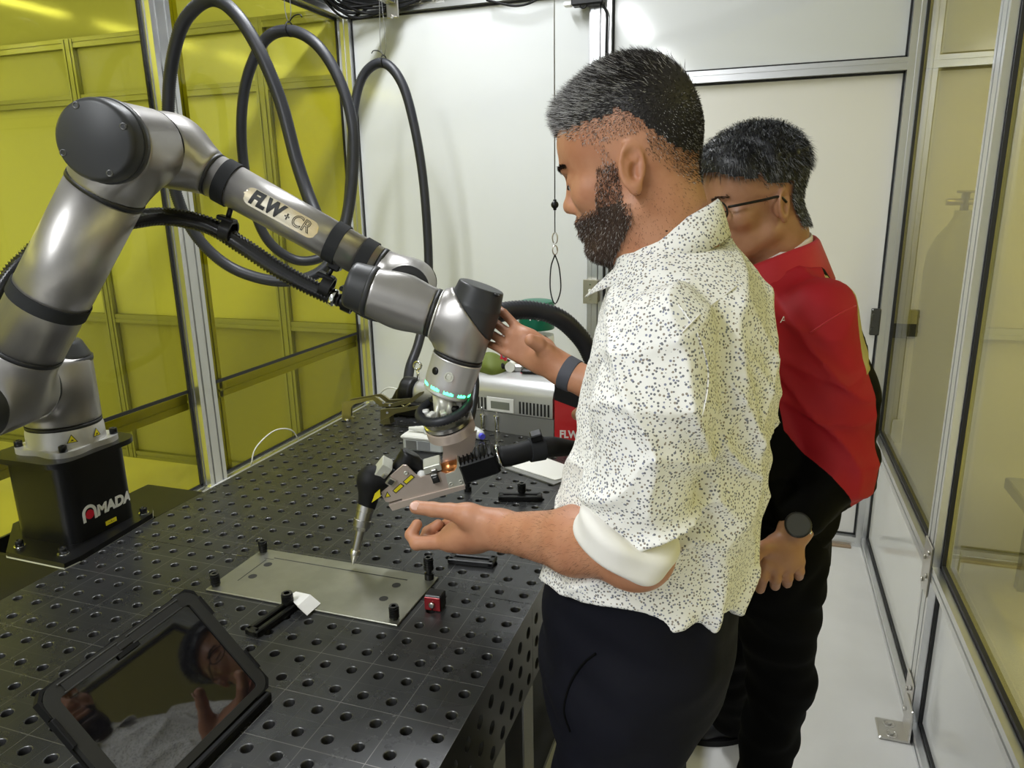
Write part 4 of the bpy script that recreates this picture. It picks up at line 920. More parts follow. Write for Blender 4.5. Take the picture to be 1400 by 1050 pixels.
for s_ in (-.06, .04): MB().obox(cc-e1*(tw/2+.002)+e2*s_, e1, e2, nn_, .003, .022, .006, 0, .001).build('side_grip', 'case_rubber', tb)
foot = cc-e2*(th_/2)
top_ = cc+e2*.03-nn_*.012; ft = np.array([top_[0]-.11, top_[1], TZ+.002])
MB().obox((top_+ft)/2, e1, nrm(top_-ft), nrm(np.cross(e1, top_-ft)), .05, np.linalg.norm(top_-ft)/2, .003, 0, .001).build('kickstand', 'case_rubber', tb)
bb = MB(); bb.box((foot[0]-.012, foot[1]-.12, TZ+.0003), (foot[0]+.012, foot[1]+.12, max(foot[2]-.001, TZ+.003)), 0, .002); bb.build('foot_rail', 'case_rubber', tb)
# ------------------------------------------------------------------ things on the rear table
def bolt_can(x, y, label, hook):
    t = thing('adjusting_bolt', label, 'bolt', (x, y, T0), 'upright silver bolts')
    MB().lathe([(0, .010), (.005, .0105), (.006, .009), (.044, .009), (.046, .0115), (.054, .0115), (.056, .010)], (x, y, T0), Z, 20).build('body', 'chrome', t, sharp=35)
    if hook: MB().tube(smooth_path([(x, y, T0+.055), (x-.004, y, T0+.068), (x-.002, y, T0+.08)], .004), .003, 8).build('hook', 'chrome', t)
    else: MB().lathe([(0, .003), (.006, .003), (.007, .005), (.013, .005), (.015, .002)], (x, y, T0+.055), Z, 10).build('stem', 'chrome', t)
bolt_can(.506, .992, 'upright silver bolt with a bent hook on top', True); bolt_can(.556, .990, 'upright silver bolt with a straight stem on top', False)
px_ = thing('parts_box', 'small clear plastic parts box behind the torch', 'box', (.40, .78, T0))
MB().box((.338, .74, T0), (.470, .83, T0+.040), 0, .006).build('body', 'clear_plastic', px_)
MB().box((.333, .735, T0+.036), (.475, .835, T0+.050), 0, .005).build('lid', 'white_plastic', px_)
for x0, x1, m_ in ((.35, .385, 'machine_grey'), (.39, .43, 'gas_grey')): boxo('contents', (x0, .7385, T0+.006), (x1, .7395, T0+.034), m_, px_)
tn = thing('nozzle_tip', 'white and blue plastic spout lying on the parts box', 'spout', (.39, .78, T0+.05))
MB().lathe([(0, .005), (.03, .008), (.055, .012), (.056, .018), (.062, .019), (.075, .017)], (.345, .775, T0+.060), (1, .05, .03), 18).build('spout', 'white_plastic', tn, sharp=35)
MB().lathe([(0, .0185), (.003, .0185)], (.4015, .778, T0+.0617), (1, .05, .03), 18).build('collar', 'pale_blue', tn)
bt = thing('small_bottle', 'small clear bottle with a blue cap behind the torch flange', 'bottle', (.475, .93, T0))
qb = onz(654, 600, TZ)
MB().lathe([(0, .014), (.004, .016), (.05, .016), (.058, .009)], (qb[0]-.03, qb[1]+.03, T0+.017), (.7, -.6, -.05), 18).build('bottle', 'clear_plastic', bt)
MB().lathe([(0, .010), (.014, .0095)], (qb[0]+.011, qb[1]-.006, T0+.014), (.7, -.6, -.05), 14).build('cap', 'blue_plastic', bt)
# locking clamp with brass coloured arms
lc = thing('locking_clamp', 'brass coloured locking pliers clamp on the far table corner', 'clamp', ony(470, 578, .95))
lq = lambda zx, zy, Y_: ony(440+zx/7.5, 500+zy/7.5, Y_)
def clamp_arm(pts, Y_, th, nm):
    W0 = [lq(x, y, Y_) for x, y in pts]; b = MB(); b.prism([(p[0], p[2]) for p in W0], (0, Y_, 0), X, Z, Y, th); return b.build(nm, 'brass_clamp', lc)
clamp_arm([(205, 540), (205, 395), (225, 375), (545, 318), (575, 335), (640, 385), (720, 390), (900, 340), (1000, 275), (1040, 265), (1035, 290), (930, 375), (720, 425), (600, 420), (555, 380), (520, 350), (330, 395), (300, 430), (300, 520), (330, 530), (325, 550), (215, 555)], .955, .008, 'upper_arm')
clamp_arm([(280, 345), (600, 290), (640, 310), (690, 350), (800, 345), (900, 335), (900, 350), (720, 375), (650, 370), (590, 320), (300, 360)], .985, .008, 'rear_arm')
clamp_arm([(600, 450), (700, 440), (900, 425), (1000, 410), (1000, 440), (880, 465), (760, 490), (690, 530), (600, 560)], .960, .008, 'lower_arm')
clamp_arm([(600, 565), (690, 530), (705, 600), (605, 600)], .945, .03, 'jaw')
for x, y in ((695, 405), (670, 482), (630, 380)): MB().cyl(lq(x, y, .955), lq(x, y, .945), .004, 10).build('rivet', 'chrome', lc)
MB().cyl(lq(265, 540, .96), lq(265, 575, .96), .010, 12).build('jaw_pad', 'steel', lc); MB().cyl(lq(268, 470, .96), lq(268, 545, .96), .004, 10).build('jaw_screw', 'steel', lc)
MB().tube(smooth_path([lq(820, 400, .957), lq(850, 420, .957), lq(910, 385, .957)], .006), .003, 8).build('release_lever', 'brass_clamp', lc)
# drum unit with lifting eye
du = thing('drum_unit', 'black and grey drum with a silver lifting eye behind the torch', 'machine', ony(565, 575, 1.09))
c0 = ony(551, 533, 1.10); c1 = ony(569, 536, 1.10); c2 = ony(615, 540, 1.10)
blend('black_drum', [P_cyl(c0, c1, .052, .012), P_rc(c0+[-.002, 0, -.02], [c0[0]-.025, 1.10, TZ+.02], .03, .035, .03)], .004, 'black_plastic', du)
blend('grey_body', [P_cyl(c1, c2, .046, .02)], .004, 'machine_silver', du)
MB().box((c0[0]-.05, 1.05, T0), (c2[0], 1.15, c0[2]-.03), 0, .008).build('foot', 'black_plastic', du)
re_ = ony(571, 500, 1.10); MB().tube(smooth_path([re_+np.array([math.cos(t)*.014, 0, math.sin(t)*.014]) for t in np.linspace(0, 2*math.pi, 20, endpoint=False)], .004, closed=True)[:-1], .0045, 8, closed=True).cyl(re_-[0, 0, .014], [re_[0], 1.10, c1[2]+.045], .005, 10).build('lifting_eye', 'chrome', du)
for nm, pts, rr in (('white_wire', [onx(343, 637, -.06), onx(350, 612, -.06), onx(375, 589, -.06), onx(398, 588, -.06), onx(410, 604, -.06)], .0022), ('white_wire', [ony(518, 540, 1.18), ony(528, 531, 1.16), ony(540, 531, 1.14), ony(560, 540, 1.12)], .0025)):
    t = thing(nm, 'thin white wire looping up at the left table edge' if rr < .0024 else 'thin white wire arching beside the drum unit', 'wire', pts[0]); MB().tube(smooth_path(pts, .01), rr, 6).build('wire', 'wire_white', t)
pp = thing('white_sheet', 'white sheet lying on the rear table under the torch cable', 'sheet', onz(740, 645, TZ))
W_ = [onz(700, 640, TZ), onz(742, 627, TZ), onz(800, 648, TZ), onz(759, 659, TZ)]; b = MB(); b.prism([(p[0], p[1]) for p in W_], (0, 0, T0+.004), X, Y, Z, .002); b.build('sheet', 'white_card', pp)
W_ = [onz(690, 641, TZ), onz(742, 632, TZ), onz(795, 650, TZ), onz(757, 664, TZ)]; b = MB(); b.prism([(p[0], p[1]) for p in W_], (0, 0, T0), X, Y, Z, .0035); b.build('backing', 'machine_grey', pp)
# welding machine
wm = thing('welding_machine', 'silver welding machine with red side marked FLW 1500', 'machine', (.60, 1.08, TZ))
f1 = nrm((.31, -.045, 0)); f2 = np.array([-f1[1], f1[0], 0]); P0 = np.array([.757, .958, 0])            # right front corner; f1 along the front, f2 backward
Wd = .37
def mpt(x, y, z): return P0-f1*x+f2*y+vz*z
MB().prism([(0, T0), (.0, .866), (.20, .866), (.20, T0)], mpt(Wd, .0, 0), f2, vz, f1, Wd).build('lower_panel', 'machine_grey', wm)
prof_ = [(0, .868), (0, .932), (.008, .950), (.022, .966), (.045, .978), (.08, .985), (.20, .985), (.20, .868)]
mp = MB(); mp.prism(prof_, mpt(Wd, 0, 0), f2, vz, f1, Wd-.004, 0, True); mp.build('upper_shell', 'machine_silver', wm, sharp=35)
for k in range(9): MB().obox(mpt(.018+k*.0125, -.0004, .893), f1, f2, vz, .0032, .0006, .020, 0, 0).build('vent_slot', 'label_black', wm)
for k in range(9): MB().obox(mpt(.245+k*.0125, -.0004, .893), f1, f2, vz, .0032, .0006, .020, 0, 0).build('vent_slot', 'label_black', wm)
MB().obox(mpt(.188, -.002, .895), f1, f2, vz, .049, .002, .024, 0, .002).build('display_frame', 'label_white', wm)
MB().obox(mpt(.188, -.0045, .893), f1, f2, vz, .034, .0006, .0125, 0, 0).build('display', 'lcd', wm)
g1 = nrm((.069, .0115, 0)); g2 = np.array([-g1[1], g1[0], 0]); R0 = np.array([.7595, .958, 0])
MB().prism([(0, T0), (.24, T0), (.24, .84), (.075, .905), (0, .932)], R0, g1, vz, g2, .22).build('front_red', 'machine_red', wm)
MB().prism([(0, .932), (.075, .905), (.24, .84), (.24, .99), (0, .99)], R0, g1, vz, g2, .22).build('front_black', 'black_plastic', wm)
MB().prism([(.19, T0), (.29, T0), (.29, .985), (.19, .985)], mpt(Wd, 0, 0), f2, vz, f1, Wd).build('rear_shell', 'machine_silver', wm)
text_mesh('FLW 1500', .034, 'lettering', 'label_white', wm, R0+g1*.078-g2*.0006+vz*.820, g1, vz, .0003, xs=.86, bold=.0012)
bg = thing('green_bag', 'olive green soft bag lying on the welding machine', 'bag', mpt(.22, .12, .985))
bc = ony(672, 497, 1.10)
blend('bag', [P_ell(bc+[0, 0, -.008], (.062, .05, .042), k=.02), P_ell(bc+[-.035, 0, .008], (.03, .04, .028), k=.02), P_ell(bc+[.02, -.02, -.02], (.045, .04, .03), k=.02)], .004, 'bag_green', bg, disp=lambda P: .003*np.sin(90*P[:, 0]+40*P[:, 2])+.002*np.sin(130*P[:, 2]))
MB().box((bc[0]-.055, 1.06, .985), (bc[0]+.06, 1.15, 1.012), 0, .01).build('bag_base', 'black_rubber', bg)
rg = thing('gas_regulator', 'gas regulator with two red knobs on the welding machine', 'regulator', mpt(.11, .10, .985))
for (a, c_) in ((689, 487), (717, 514)):
    k_ = ony(a, c_, 1.06); n_ = 7; pts = [((.014+.003*math.cos(5*t))*math.cos(t), (.014+.003*math.cos(5*t))*math.sin(t)) for t in np.linspace(0, 2*math.pi, 40, endpoint=False)]
    MB().prism(pts, k_, X, Z, Y, .010).build('red_knob', 'red_knob', rg)
    MB().cyl(k_+[0, -.004, 0], k_+[0, .03, 0], .005, 10).build('stem', 'chrome', rg)
kk = ony(705, 505, 1.09); MB().box((kk[0]-.03, 1.07, .985), (kk[0]+.03, 1.12, kk[2]+.02), 0, .006).build('body', 'machine_silver', rg)
MB().cyl((kk[0]-.012, 1.065, kk[2]+.012), (kk[0]-.012, 1.10, kk[2]+.012), .017, 20).build('gauge', 'white_plastic', rg)
MB().box((kk[0]+.03, 1.05, .985), (kk[0]+.11, 1.11, 1.0), 0, .005).build('handle', 'black_plastic', rg)
gc = thing('green_gas_bottle', 'gas bottle with a dark green top standing behind the welding machine', 'gas bottle', (.522, 1.55, 0))
MB().lathe([(0, .066), (.01, .069), (.98, .069), (1.02, .068)], (.522, 1.55, 0), Z, 30).build('body', 'white_plastic', gc)
MB().lathe([(0, .0695), (.002, .0705), (.100, .0705), (.108, .066), (.112, .05)], (.522, 1.55, 1.045), Z, 30).build('green_collar', 'gas_green', gc, sharp=40)
MB().tube(smooth_path([(.57, 1.485, 1.02), (.60, 1.47, 1.0), (.615, 1.47, .95), (.60, 1.475, .90)], .01), .012, 10).build('handle', 'black_rubber', gc)
text_mesh('N', .06, 'mark', 'label_white', gc, (.535, 1.4785, 1.105), X, Z, .0004)
# ------------------------------------------------------------------ hoses overhead
def spiral(pts): return [ony(x, y, Y_) for x, y, Y_ in pts]
path = spiral([(556, 548, 1.25), (560, 505, 1.45), (572, 470, 1.55), (583, 420, 1.65), (586, 360, 1.7), (580, 260, 1.72), (568, 180, 1.72), (550, 115, 1.72), (524, 86, 1.72), (497, 103, 1.72), (484, 150, 1.70), (480, 220, 1.66), (474, 290, 1.60), (460, 330, 1.5), (437, 353, 1.42), (400, 354, 1.36), (362, 322, 1.30), (338, 250, 1.27), (330, 180, 1.26), (337, 110, 1.25), (362, 55, 1.25), (396, 42, 1.25), (432, 60, 1.25), (462, 105, 1.25), (481, 165, 1.24), (483, 230, 1.22), (474, 300, 1.17), (455, 352, 1.10), (425, 378, 1.05), (375, 384, 1.0), (315, 365, .95), (268, 322, .90), (240, 262, .86), (231, 190, .84), (232, 110, .83), (246, 42, .82), (270, 8, .82), (296, 0, .82), (325, 22, .82), (356, 72, .82), (384, 140, .82), (404, 215, .80), (418, 258, .78), (431, 292, .75), (440, 315, .72)])
hh_ = thing('hanging_hose', 'long dark ribbed hose hung in three tall loops from the top frame', 'hose', path[8])
corrugated(path, .0205, .0068, .0026, 12).build('hose', 'hose_black', hh_)
def hanger(px, py, Y_, label, xb):
    p = ony(px, py, Y_); t = thing('hose_hanger', label, 'hanger', p); 
    top = np.array([p[0], Y_, 2.39])
    for s_ in (-1, 1): MB().tube(smooth_path([p+[s_*.002, 0, .02], p+[s_*.012, 0, .06], (p+top)/2+[s_*.009, 0, 0], top], .02), .0016, 6).build('wire', 'wire', t)
    MB().tube(smooth_path([p+np.array([0, math.cos(a)*.024, math.sin(a)*.024-.0]) for a in np.linspace(0, 2*math.pi, 14, endpoint=False)], .006, closed=True)[:-1], .0025, 6, closed=True).build('tie', 'black_plastic', t)
    q_ = p+[0, 0, .022]; dx = -1 if px > 450 else 1
    MB().tube(smooth_path([q_, q_+[dx*.02, 0, .018], q_+[dx*.045, 0, .022], q_+[dx*.055, 0, .012]], .005), .0022, 6).build('tie_tail', 'black_plastic', t)
    MB().lathe([(0, .004), (.004, .007), (.02, .007), (.024, .004)], top-[0, 0, .06], Z, 10).build('hook', 'steel', t)
    MB().box((top[0]-.02, Y_-.02, 2.37), (-.295+.02 if top[0] < -.295 else top[0]+.02, Y_+.02, 2.388), 0, .002).build('clip', 'steel', t)
hanger(396, 40, 1.25, 'thin wire hanger holding the middle hose loop', 0); hanger(525, 84, 1.72, 'thin wire hanger holding the hose loop by the white panel', 0)
bm2 = thing('cross_beam', 'silver slotted beam across the cell above the frame, carrying the balancer wire', 'beam', (.6, .54, 2.41))
th0 = dep(759, 428, 1.75)
prof_obj('beam', (-.57, th0[1], 2.445), (1.83, th0[1], 2.445), .045, .045, Y, bm2)
bw = thing('balancer_wire', 'thin vertical steel wire with black ball, snap hook and loop', 'wire', th0)
x0, y0 = th0[0], th0[1]; zb = float(dep(758, 280, 1.69)[2]); zc0 = float(dep(759, 318, 1.7)[2]); zc1 = float(dep(760, 348, 1.72)[2])
MB().cyl((x0, y0, zc0), (x0, y0, 2.43), .0014, 6).build('wire', 'wire', bw)
MB().sphere((x0, y0, zb), .0092, 14).cyl((x0, y0, zb-.012), (x0, y0, zb+.012), .004, 10).build('ball', 'black_plastic', bw)
for s_, (za, zb_) in ((0, (zc0, (zc0+zc1)/2)), (1, ((zc0+zc1)/2-.004, zc1))):
    MB().tube(smooth_path([(x0+.006*math.cos(t)*(1 if s_ == 0 else .8), y0+.004*s_*math.cos(t), (za+zb_)/2+(zb_-za)/2*math.sin(t)) for t in np.linspace(0, 2*math.pi, 16, endpoint=False)], .004, closed=True)[:-1], .0016, 6, closed=True).build('snap_hook', 'steel', bw)
MB().tube(smooth_path([(x0, y0, zc1), (x0-.010, y0, zc1-.03), (x0-.012, y0, zc1-.08), (x0-.004, y0, th0[2]+.026), (x0+.004, y0, th0[2]+.026), (x0+.014, y0, zc1-.08), (x0+.010, y0, zc1-.03), (x0, y0, zc1)], .006), .0016, 6).build('loop', 'black_rubber', bw)
fh = thing('fume_hose', 'thick black corrugated hose arching behind the raised hand', 'hose', th0)
corrugated([dep(640, 452, 1.66), dep(662, 436, 1.68), dep(690, 426, 1.71), dep(725, 424, 1.74), dep(759, 432, 1.76), dep(785, 452, 1.79), dep(805, 480, 1.82), dep(822, 530, 1.86), dep(828, 590, 1.9)], .0235, .0085, .0036, 14).build('hose', 'hose_black', fh)
# neighbouring cell: grey gas bottle behind the tinted panel
gb = thing('grey_gas_bottle', 'tall grey gas bottle standing behind the tinted right wall', 'gas bottle', (2.02, 1.93, 0))
MB().lathe([(0, .10), (.02, .105), (1.26, .105), (1.32, .10), (1.38, .075), (1.42, .045), (1.45, .03), (1.47, .03)], (2.02, 1.93, 0), Z, 32).build('body', 'gas_grey', gb)
MB().lathe([(0, .014), (.06, .014), (.062, .03), (.07, .03)], (2.02, 1.93, 1.47), Z, 16).cyl((1.96, 1.93, 1.50), (2.08, 1.93, 1.50), .012, 10).build('valve', 'brass_clamp', gb)
dk = thing('dark_bench', 'low dark grey bench in the neighbouring cell', 'bench', (2.9, 1.6, 0))
MB().box((2.3, 1.5, .40), (3.6, 2.0, .45), 0, .005).build('bench_top', 'gas_grey', dk)
for x in (2.4, 3.5):
    for y in (1.55, 1.95): MB().box((x-.02, y-.02, 0), (x+.02, y+.02, .40)).build('leg', 'gas_grey', dk)
# ------------------------------------------------------------------ people
def head_frame(yaw, pitch):
    f = np.array([-math.cos(yaw), math.sin(yaw), 0]); L = np.cross(vz, f); c, s = math.cos(pitch), math.sin(pitch)
    return np.array([f*c-vz*s, L, vz*c+f*s])                           # rows: forward, left, up
class Head:
    def __init__(s, o, yaw, pitch, scale): s.o = np.array(o); s.A = head_frame(yaw, pitch); s.k = scale/1000
    def w(s, p): return s.o+(np.array(p, float)@s.A)*s.k
    def d(s, v): return np.array(v, float)@s.A
    def loc(s, P): return ((P-s.o)@s.A.T)/s.k
    def ell(s, c, r, k=10, op='u', B=None): return P_ell(s.w(c), np.array(r, float)*s.k, s.A if B is None else np.array(B)@s.A, k*s.k, op)
    def rc(s, a, b, ra, rb, k=10, op='u'): return P_rc(s.w(a), s.w(b), ra*s.k, rb*s.k, k*s.k, op)
def head_prims(H, occ=-78, jaw=52, cheek=1.0, nose=1.0):
    p = [H.ell((5+(occ+78)*.3, 0, 48), (84, 74, 78), 20), H.ell((occ+62, 0, 25), (64, 67, 66), 30), H.ell((-22, 0, 62), (62, 66, 62), 30), H.ell((40, 0, 40), (50, 64, 52), 25),
         H.ell((38, 0, -25), (48, 56, 68), 25), H.rc((4, jaw, -50), (56, 24, -85), 16, 13, 26), H.rc((4, -jaw, -50), (56, -24, -85), 16, 13, 26), H.ell((67, 0, -83), (19, 25, 17), 18),
         H.ell((56, 44, -14), (24, 20*cheek, 20), 18), H.ell((56, -44, -14), (24, 20*cheek, 20), 18), H.ell((66, 0, -52), (23, 32, 26), 18),
         H.rc((81, -26, 24), (81, 26, 24), 9, 9, 14), H.ell((88, 33, 7), (12, 16, 9), 9, 's'), H.ell((88, -33, 7), (12, 16, 9), 9, 's'),
         H.ell((71, 33, 6), (14.5, 15, 12), 5), H.ell((71, -33, 6), (14.5, 15, 12), 5), H.rc((74, 33-12, 0), (75, 33+10, 0), 4.0, 3.5, 4), H.rc((74, -33+12, 0), (75, -33-10, 0), 4, 3.5, 4),
         H.rc((84, 0, 18), (95*nose, 0, -16), 7, 8.5, 9), H.ell((97*nose, 0, -22), (11, 10.5, 10), 7), H.ell((89, 11.5, -26), (10, 7, 8), 6), H.ell((89, -11.5, -26), (10, 7, 8), 6),
         H.rc((87, -17, -47), (87, 17, -47), 5, 5, 5), H.rc((88, -8, -46.5), (88, 8, -46.5), 6, 6, 5), H.rc((86, -14, -60), (86, 14, -60), 6.5, 6.5, 6), H.rc((93, -20, -53.5), (93, 20, -53.5), 2.2, 2.2, 4, 's'), H.ell((84, 0, -72), (6, 18, 5), 8, 's')]
    for sgn in (1, -1):                                                # ears
        nrm_ = nrm((-.42, sgn*.9, .05)); up = nrm(np.array((-.20, 0, .98))-nrm_*(np.array((-.20, 0, .98))@nrm_)); fw_ = np.cross(up, nrm_)*sgn; B = [fw_, up, nrm_]
        c = np.array((-9, sgn*79, -2)); BA = np.array(B)@H.A
        p += [H.ell(c+np.array((5, -sgn*6, 0)), (12, 22, 8), 8, B=B), H.ell(c+fw_*-2+up*1, (12.5, 23, 3.6), 3, B=B),
              P_tor(H.w(c+up*3+nrm_*1.5), BA, 13.5*H.k, 24*H.k, 3.2*H.k, 2.5*H.k), H.ell(c-up*24+fw_*4, (7.5, 9, 4.5), 5, B=B),
              H.ell(c+nrm_*5+fw_*3-up*4, (6.8, 11.5, 8), 3, 's', B=B), H.ell(c+nrm_*5+up*14+fw_*-1, (7, 6, 5), 3, 's', B=B), H.rc(c+fw_*10-up*7, c+fw_*9.5+up*0, 4, 3.2, 3)]
    return p
def finger(pts, r0, r1, k=.006): 
    n = len(pts)-1; rr = np.linspace(r0, r1, n+1); return [P_rc(pts[i], pts[i+1], rr[i], rr[i+1], k) for i in range(n)]
def tri_points(V, Q, n, mask):                                        # random points on the faces where mask(point) allows
    c = V[Q].mean(1); m = mask(c); a = np.linalg.norm(np.cross(V[Q[:, 2]]-V[Q[:, 0]], V[Q[:, 3]]-V[Q[:, 1]]), axis=1)*.5*m
    idx = rng.choice(len(Q), n, p=a/a.sum()); u = rng.random((n, 1)); v = rng.random((n, 1)); q = V[Q[idx]]
    P = (q[:, 0]*(1-u)+q[:, 1]*u)*(1-v)+(q[:, 3]*(1-u)+q[:, 2]*u)*v
    nn = np.cross(q[:, 2]-q[:, 0], q[:, 3]-q[:, 1]); nn /= np.linalg.norm(nn, axis=1)[:, None]+1e-12; return P, nn
def strands(name, P, Nn, dirs, L, wd, mats, frac, parent, droop=None):
    n = len(P); rnd = rng.normal(size=(n, 3)); d = dirs/np.linalg.norm(dirs, axis=1)[:, None]; s = np.cross(d, rnd); s /= np.linalg.norm(s, axis=1)[:, None]
    L = L[:, None]; w_ = wd[:, None]*.5 if np.ndim(wd) else wd*.5; mid = P+d*L*.5; tip = P+d*L+(droop*L if droop is not None else 0)
    b = P-Nn*.001; V = np.stack([b-s*w_, b+s*w_, mid+s*w_*.8, mid-s*w_*.8, tip+s*w_*.15, tip-s*w_*.15], 1).reshape(-1, 3); i = np.arange(n)[:, None]*6
    Q = np.stack([i+np.array([0, 1, 2, 3]), i+np.array([3, 2, 4, 5])], 1).reshape(-1, 4)
    mi = np.repeat((rng.random(n) < frac).astype(int), 2); return np_mesh(name, V, Q, mats, parent, True, mi)
def vnormals(V, Q):
    nn = np.cross(V[Q[:, 2]]-V[Q[:, 0]], V[Q[:, 3]]-V[Q[:, 1]]); out = np.zeros_like(V)
    for i in range(4): np.add.at(out, Q[:, i], nn)
    return out/(np.linalg.norm(out, axis=1)[:, None]+1e-12)
def cap_shell(name, V, Q, thick, mats, parent):                         # hair mass: faces of the scalp lifted along their normals
    nv = vnormals(V, Q); t = thick(V); keep = (t[Q] > .0004).all(1); q = Q[keep]; used, inv = np.unique(q, return_inverse=True)
    return np_mesh(name, V[used]+nv[used]*t[used][:, None], inv.reshape(q.shape), mats, parent)
def sstep(x, a, b): t = np.clip((x-a)/(b-a), 0, 1); return t*t*(3-2*t)
def on_surface(ob_list, px, py, lift=.001):                            # nearest point of a surface under a measured pixel
    from mathutils.bvhtree import BVHTree
    best = None; d = Vector(ray(px, py)).normalized()
    for t in ob_list:
        h = t.ray_cast(Vector(CAMP), d)
        if h[0] is not None and (best is None or h[3] < best[3]): best = h
    return None if best is None else np.array(best[0])+np.array(best[1])*lift
def tree(o):
    from mathutils.bvhtree import BVHTree
    me = o.data; return BVHTree.FromPolygons([v.co[:] for v in me.vertices], [p.vertices[:] for p in me.polygons])
def seam(name, tr, pts, r, m, parent, lift=.0004):
    W0 = [on_surface([tr], x, y, lift) for x, y in pts]; W0 = [p for p in W0 if p is not None]
    return MB().tube(smooth_path(W0, .006), r, 6).build(name, m, parent) if len(W0) > 2 else None
def shoe(name, heel, toe, parent, m='shoe_black'):
    h, t = np.array(heel, float), np.array(toe, float); d = nrm(t-h); s_ = np.array([-d[1], d[0], 0]); L = np.linalg.norm(t-h)
    pr_ = [P_rc(h+[0, 0, .05], h+d*L*.35+vz*.055, .040, .042, .02), P_rc(h+d*L*.35+vz*.05, t-d*.04+vz*.032, .040, .034, .03), P_rc(h+vz*.06, h+vz*.10+d*.02, .040, .042, .02), (lambda P: -P[:, 2]+.012, h, 9, .01, 'i')]
    o = blend(name, pr_, .005, m, parent)
    MB().prism([(a*L*.5+L*.5, b*.043) for a, b in [(math.cos(t_)*1.1, math.sin(t_)*(1.0-.12*math.cos(t_+.3))) for t_ in np.linspace(0, 2*math.pi, 28, endpoint=False)]], h+vz*.0005, d, s_, vz, .018).build('sole', 'black_rubber', o); return o

# ================= the man in the patterned shirt
m1 = thing('person', 'man in a white speckled shirt and navy trousers gesturing with both hands at the torch', 'person', (1.21, -.16, 0))
f1_ = np.array([-.998, .06, 0]); l1_ = np.array([-.06, -.998, 0]); F2 = f1_[:2]
H1 = Head((1.185, -.163, 1.579), math.radians(2), math.radians(14), 1.0)
sL = np.array([1.246, -.328, 1.392]); eL = dep(864, 750, .890); wL = reach(692, 727, eL, .25)
sR = np.array([1.262, .020, 1.392]); eR = np.array([1.235, .10, 1.148]); wR = dep(776, 510, 1.36)
body = head_prims(H1)
tor = lambda g: [(z, c, F2, a-g, b-g) for z, c, a, b in ((.86, (1.212, -.16), .130, .158), (.95, (1.211, -.161), .146, .166), (1.0, (1.211, -.161), .147, .165), (1.06, (1.218, -.160), .146, .160), (1.126, (1.226, -.159), .144, .156), (1.194, (1.238, -.158), .137, .155), (1.26, (1.249, -.156), .131, .157), (1.322, (1.252, -.156), .127, .162), (1.375, (1.254, -.156), .119, .164), (1.42, (1.254, -.156), .104, .148), (1.45, (1.250, -.156), .091, .118), (1.472, (1.243, -.157), .079, .090), (1.488, (1.236, -.157), .066, .070))]
body += [P_loft([(z, c, q_, a-(.040 if z < 1.1 else .016), b-(.045 if z < 1.1 else .016)) for z, c, q_, a, b in tor(0)], .03), H1.rc((-14, 0, -14), (-16, 0, -66), 54, 53, 25), P_rc(H1.w((-16, 0, -60)), (1.226, -.158, 1.46), .055, .062, .03),
         P_rc(sL, eL, .046, .043, .03), P_rc(eL, eL*.6+wL*.4, .044, .0425, .02), P_rc(eL*.6+wL*.4, wL, .0425, .0285, .02), P_ell(eL+np.array([.012, .004, -.012]), (.032, .032, .030), k=.03), P_rc(sR, eR, .046, .042, .03), P_rc(eR, wR, .042, .028, .02)]
D = dep
# lower (left) hand: palm up, fingers curled, thumb along the top
hand = [P_rc(wL, D(640, 727, 1.135), .0285, .027, .012), P_rc(D(660, 722, 1.115), D(612, 741, 1.150), .025, .0140, .014), P_rc(D(660, 725, 1.125), D(606, 738, 1.175), .025, .0130, .014), P_rc(D(655, 730, 1.14), D(608, 735, 1.195), .024, .0125, .014), P_rc(D(655, 735, 1.15), D(615, 738, 1.212), .022, .0115, .014), P_ell(D(632, 733, 1.155), (.032, .032, .022), k=.015),
        P_rc(D(678, 716, 1.09), D(640, 705, 1.10), .022, .0175, .014), P_rc(D(640, 705, 1.10), D(615, 699, 1.105), .0175, .0125, .012)]
hand += finger([D(615, 699, 1.105), D(592, 696.5, 1.11), D(569, 693.5, 1.115)], .0122, .0105, .004)
hand += finger([D(612, 741, 1.150), D(570, 743, 1.168), D(562, 731, 1.178), D(570, 717, 1.18)], .0118, .0088, .004)
hand += finger([D(606, 738, 1.175), D(578, 742, 1.20), D(585, 727, 1.212), D(599, 717, 1.21)], .0112, .0088, .003)
hand += finger([D(608, 735, 1.195), D(592, 740, 1.225), D(600, 723, 1.235), D(616, 712, 1.22)], .0108, .0085, .003)
hand += finger([D(615, 738, 1.212), D(606, 742, 1.24), D(620, 730, 1.25), D(634, 725, 1.245)], .0098, .0078, .003)
# raised (right) hand: palm to the camera, fingers to the left behind the wrist cap
zq = lambda x, y, d: D(620+x*.2286, 400+y*.2286, d)
hand += [P_rc(wR, zq(520, 380, 1.385), .0275, .030, .014), P_rc(zq(540, 330, 1.385), zq(372, 205, 1.405), .020, .0100, .012), P_rc(zq(520, 350, 1.385), zq(342, 248, 1.405), .019, .0100, .010), P_rc(zq(520, 400, 1.385), zq(322, 302, 1.405), .019, .0095, .010), P_rc(zq(520, 430, 1.385), zq(328, 362, 1.40), .019, .0090, .010), P_ell(zq(440, 325, 1.395), (.030, .018, .034), k=.012),
         P_rc(zq(620, 440, 1.365), zq(555, 350, 1.35), .025, .0175, .016)]
hand += finger([zq(372, 200, 1.405), zq(300, 122, 1.425), zq(245, 82, 1.445), zq(190, 50, 1.47)], .0092, .0070, .0018)
hand += finger([zq(338, 248, 1.405), zq(258, 188, 1.43), zq(200, 152, 1.455), zq(150, 122, 1.48)], .0094, .0070, .0018)
hand += finger([zq(318, 304, 1.405), zq(240, 256, 1.43), zq(190, 232, 1.455), zq(150, 212, 1.475)], .0090, .0068, .0018)
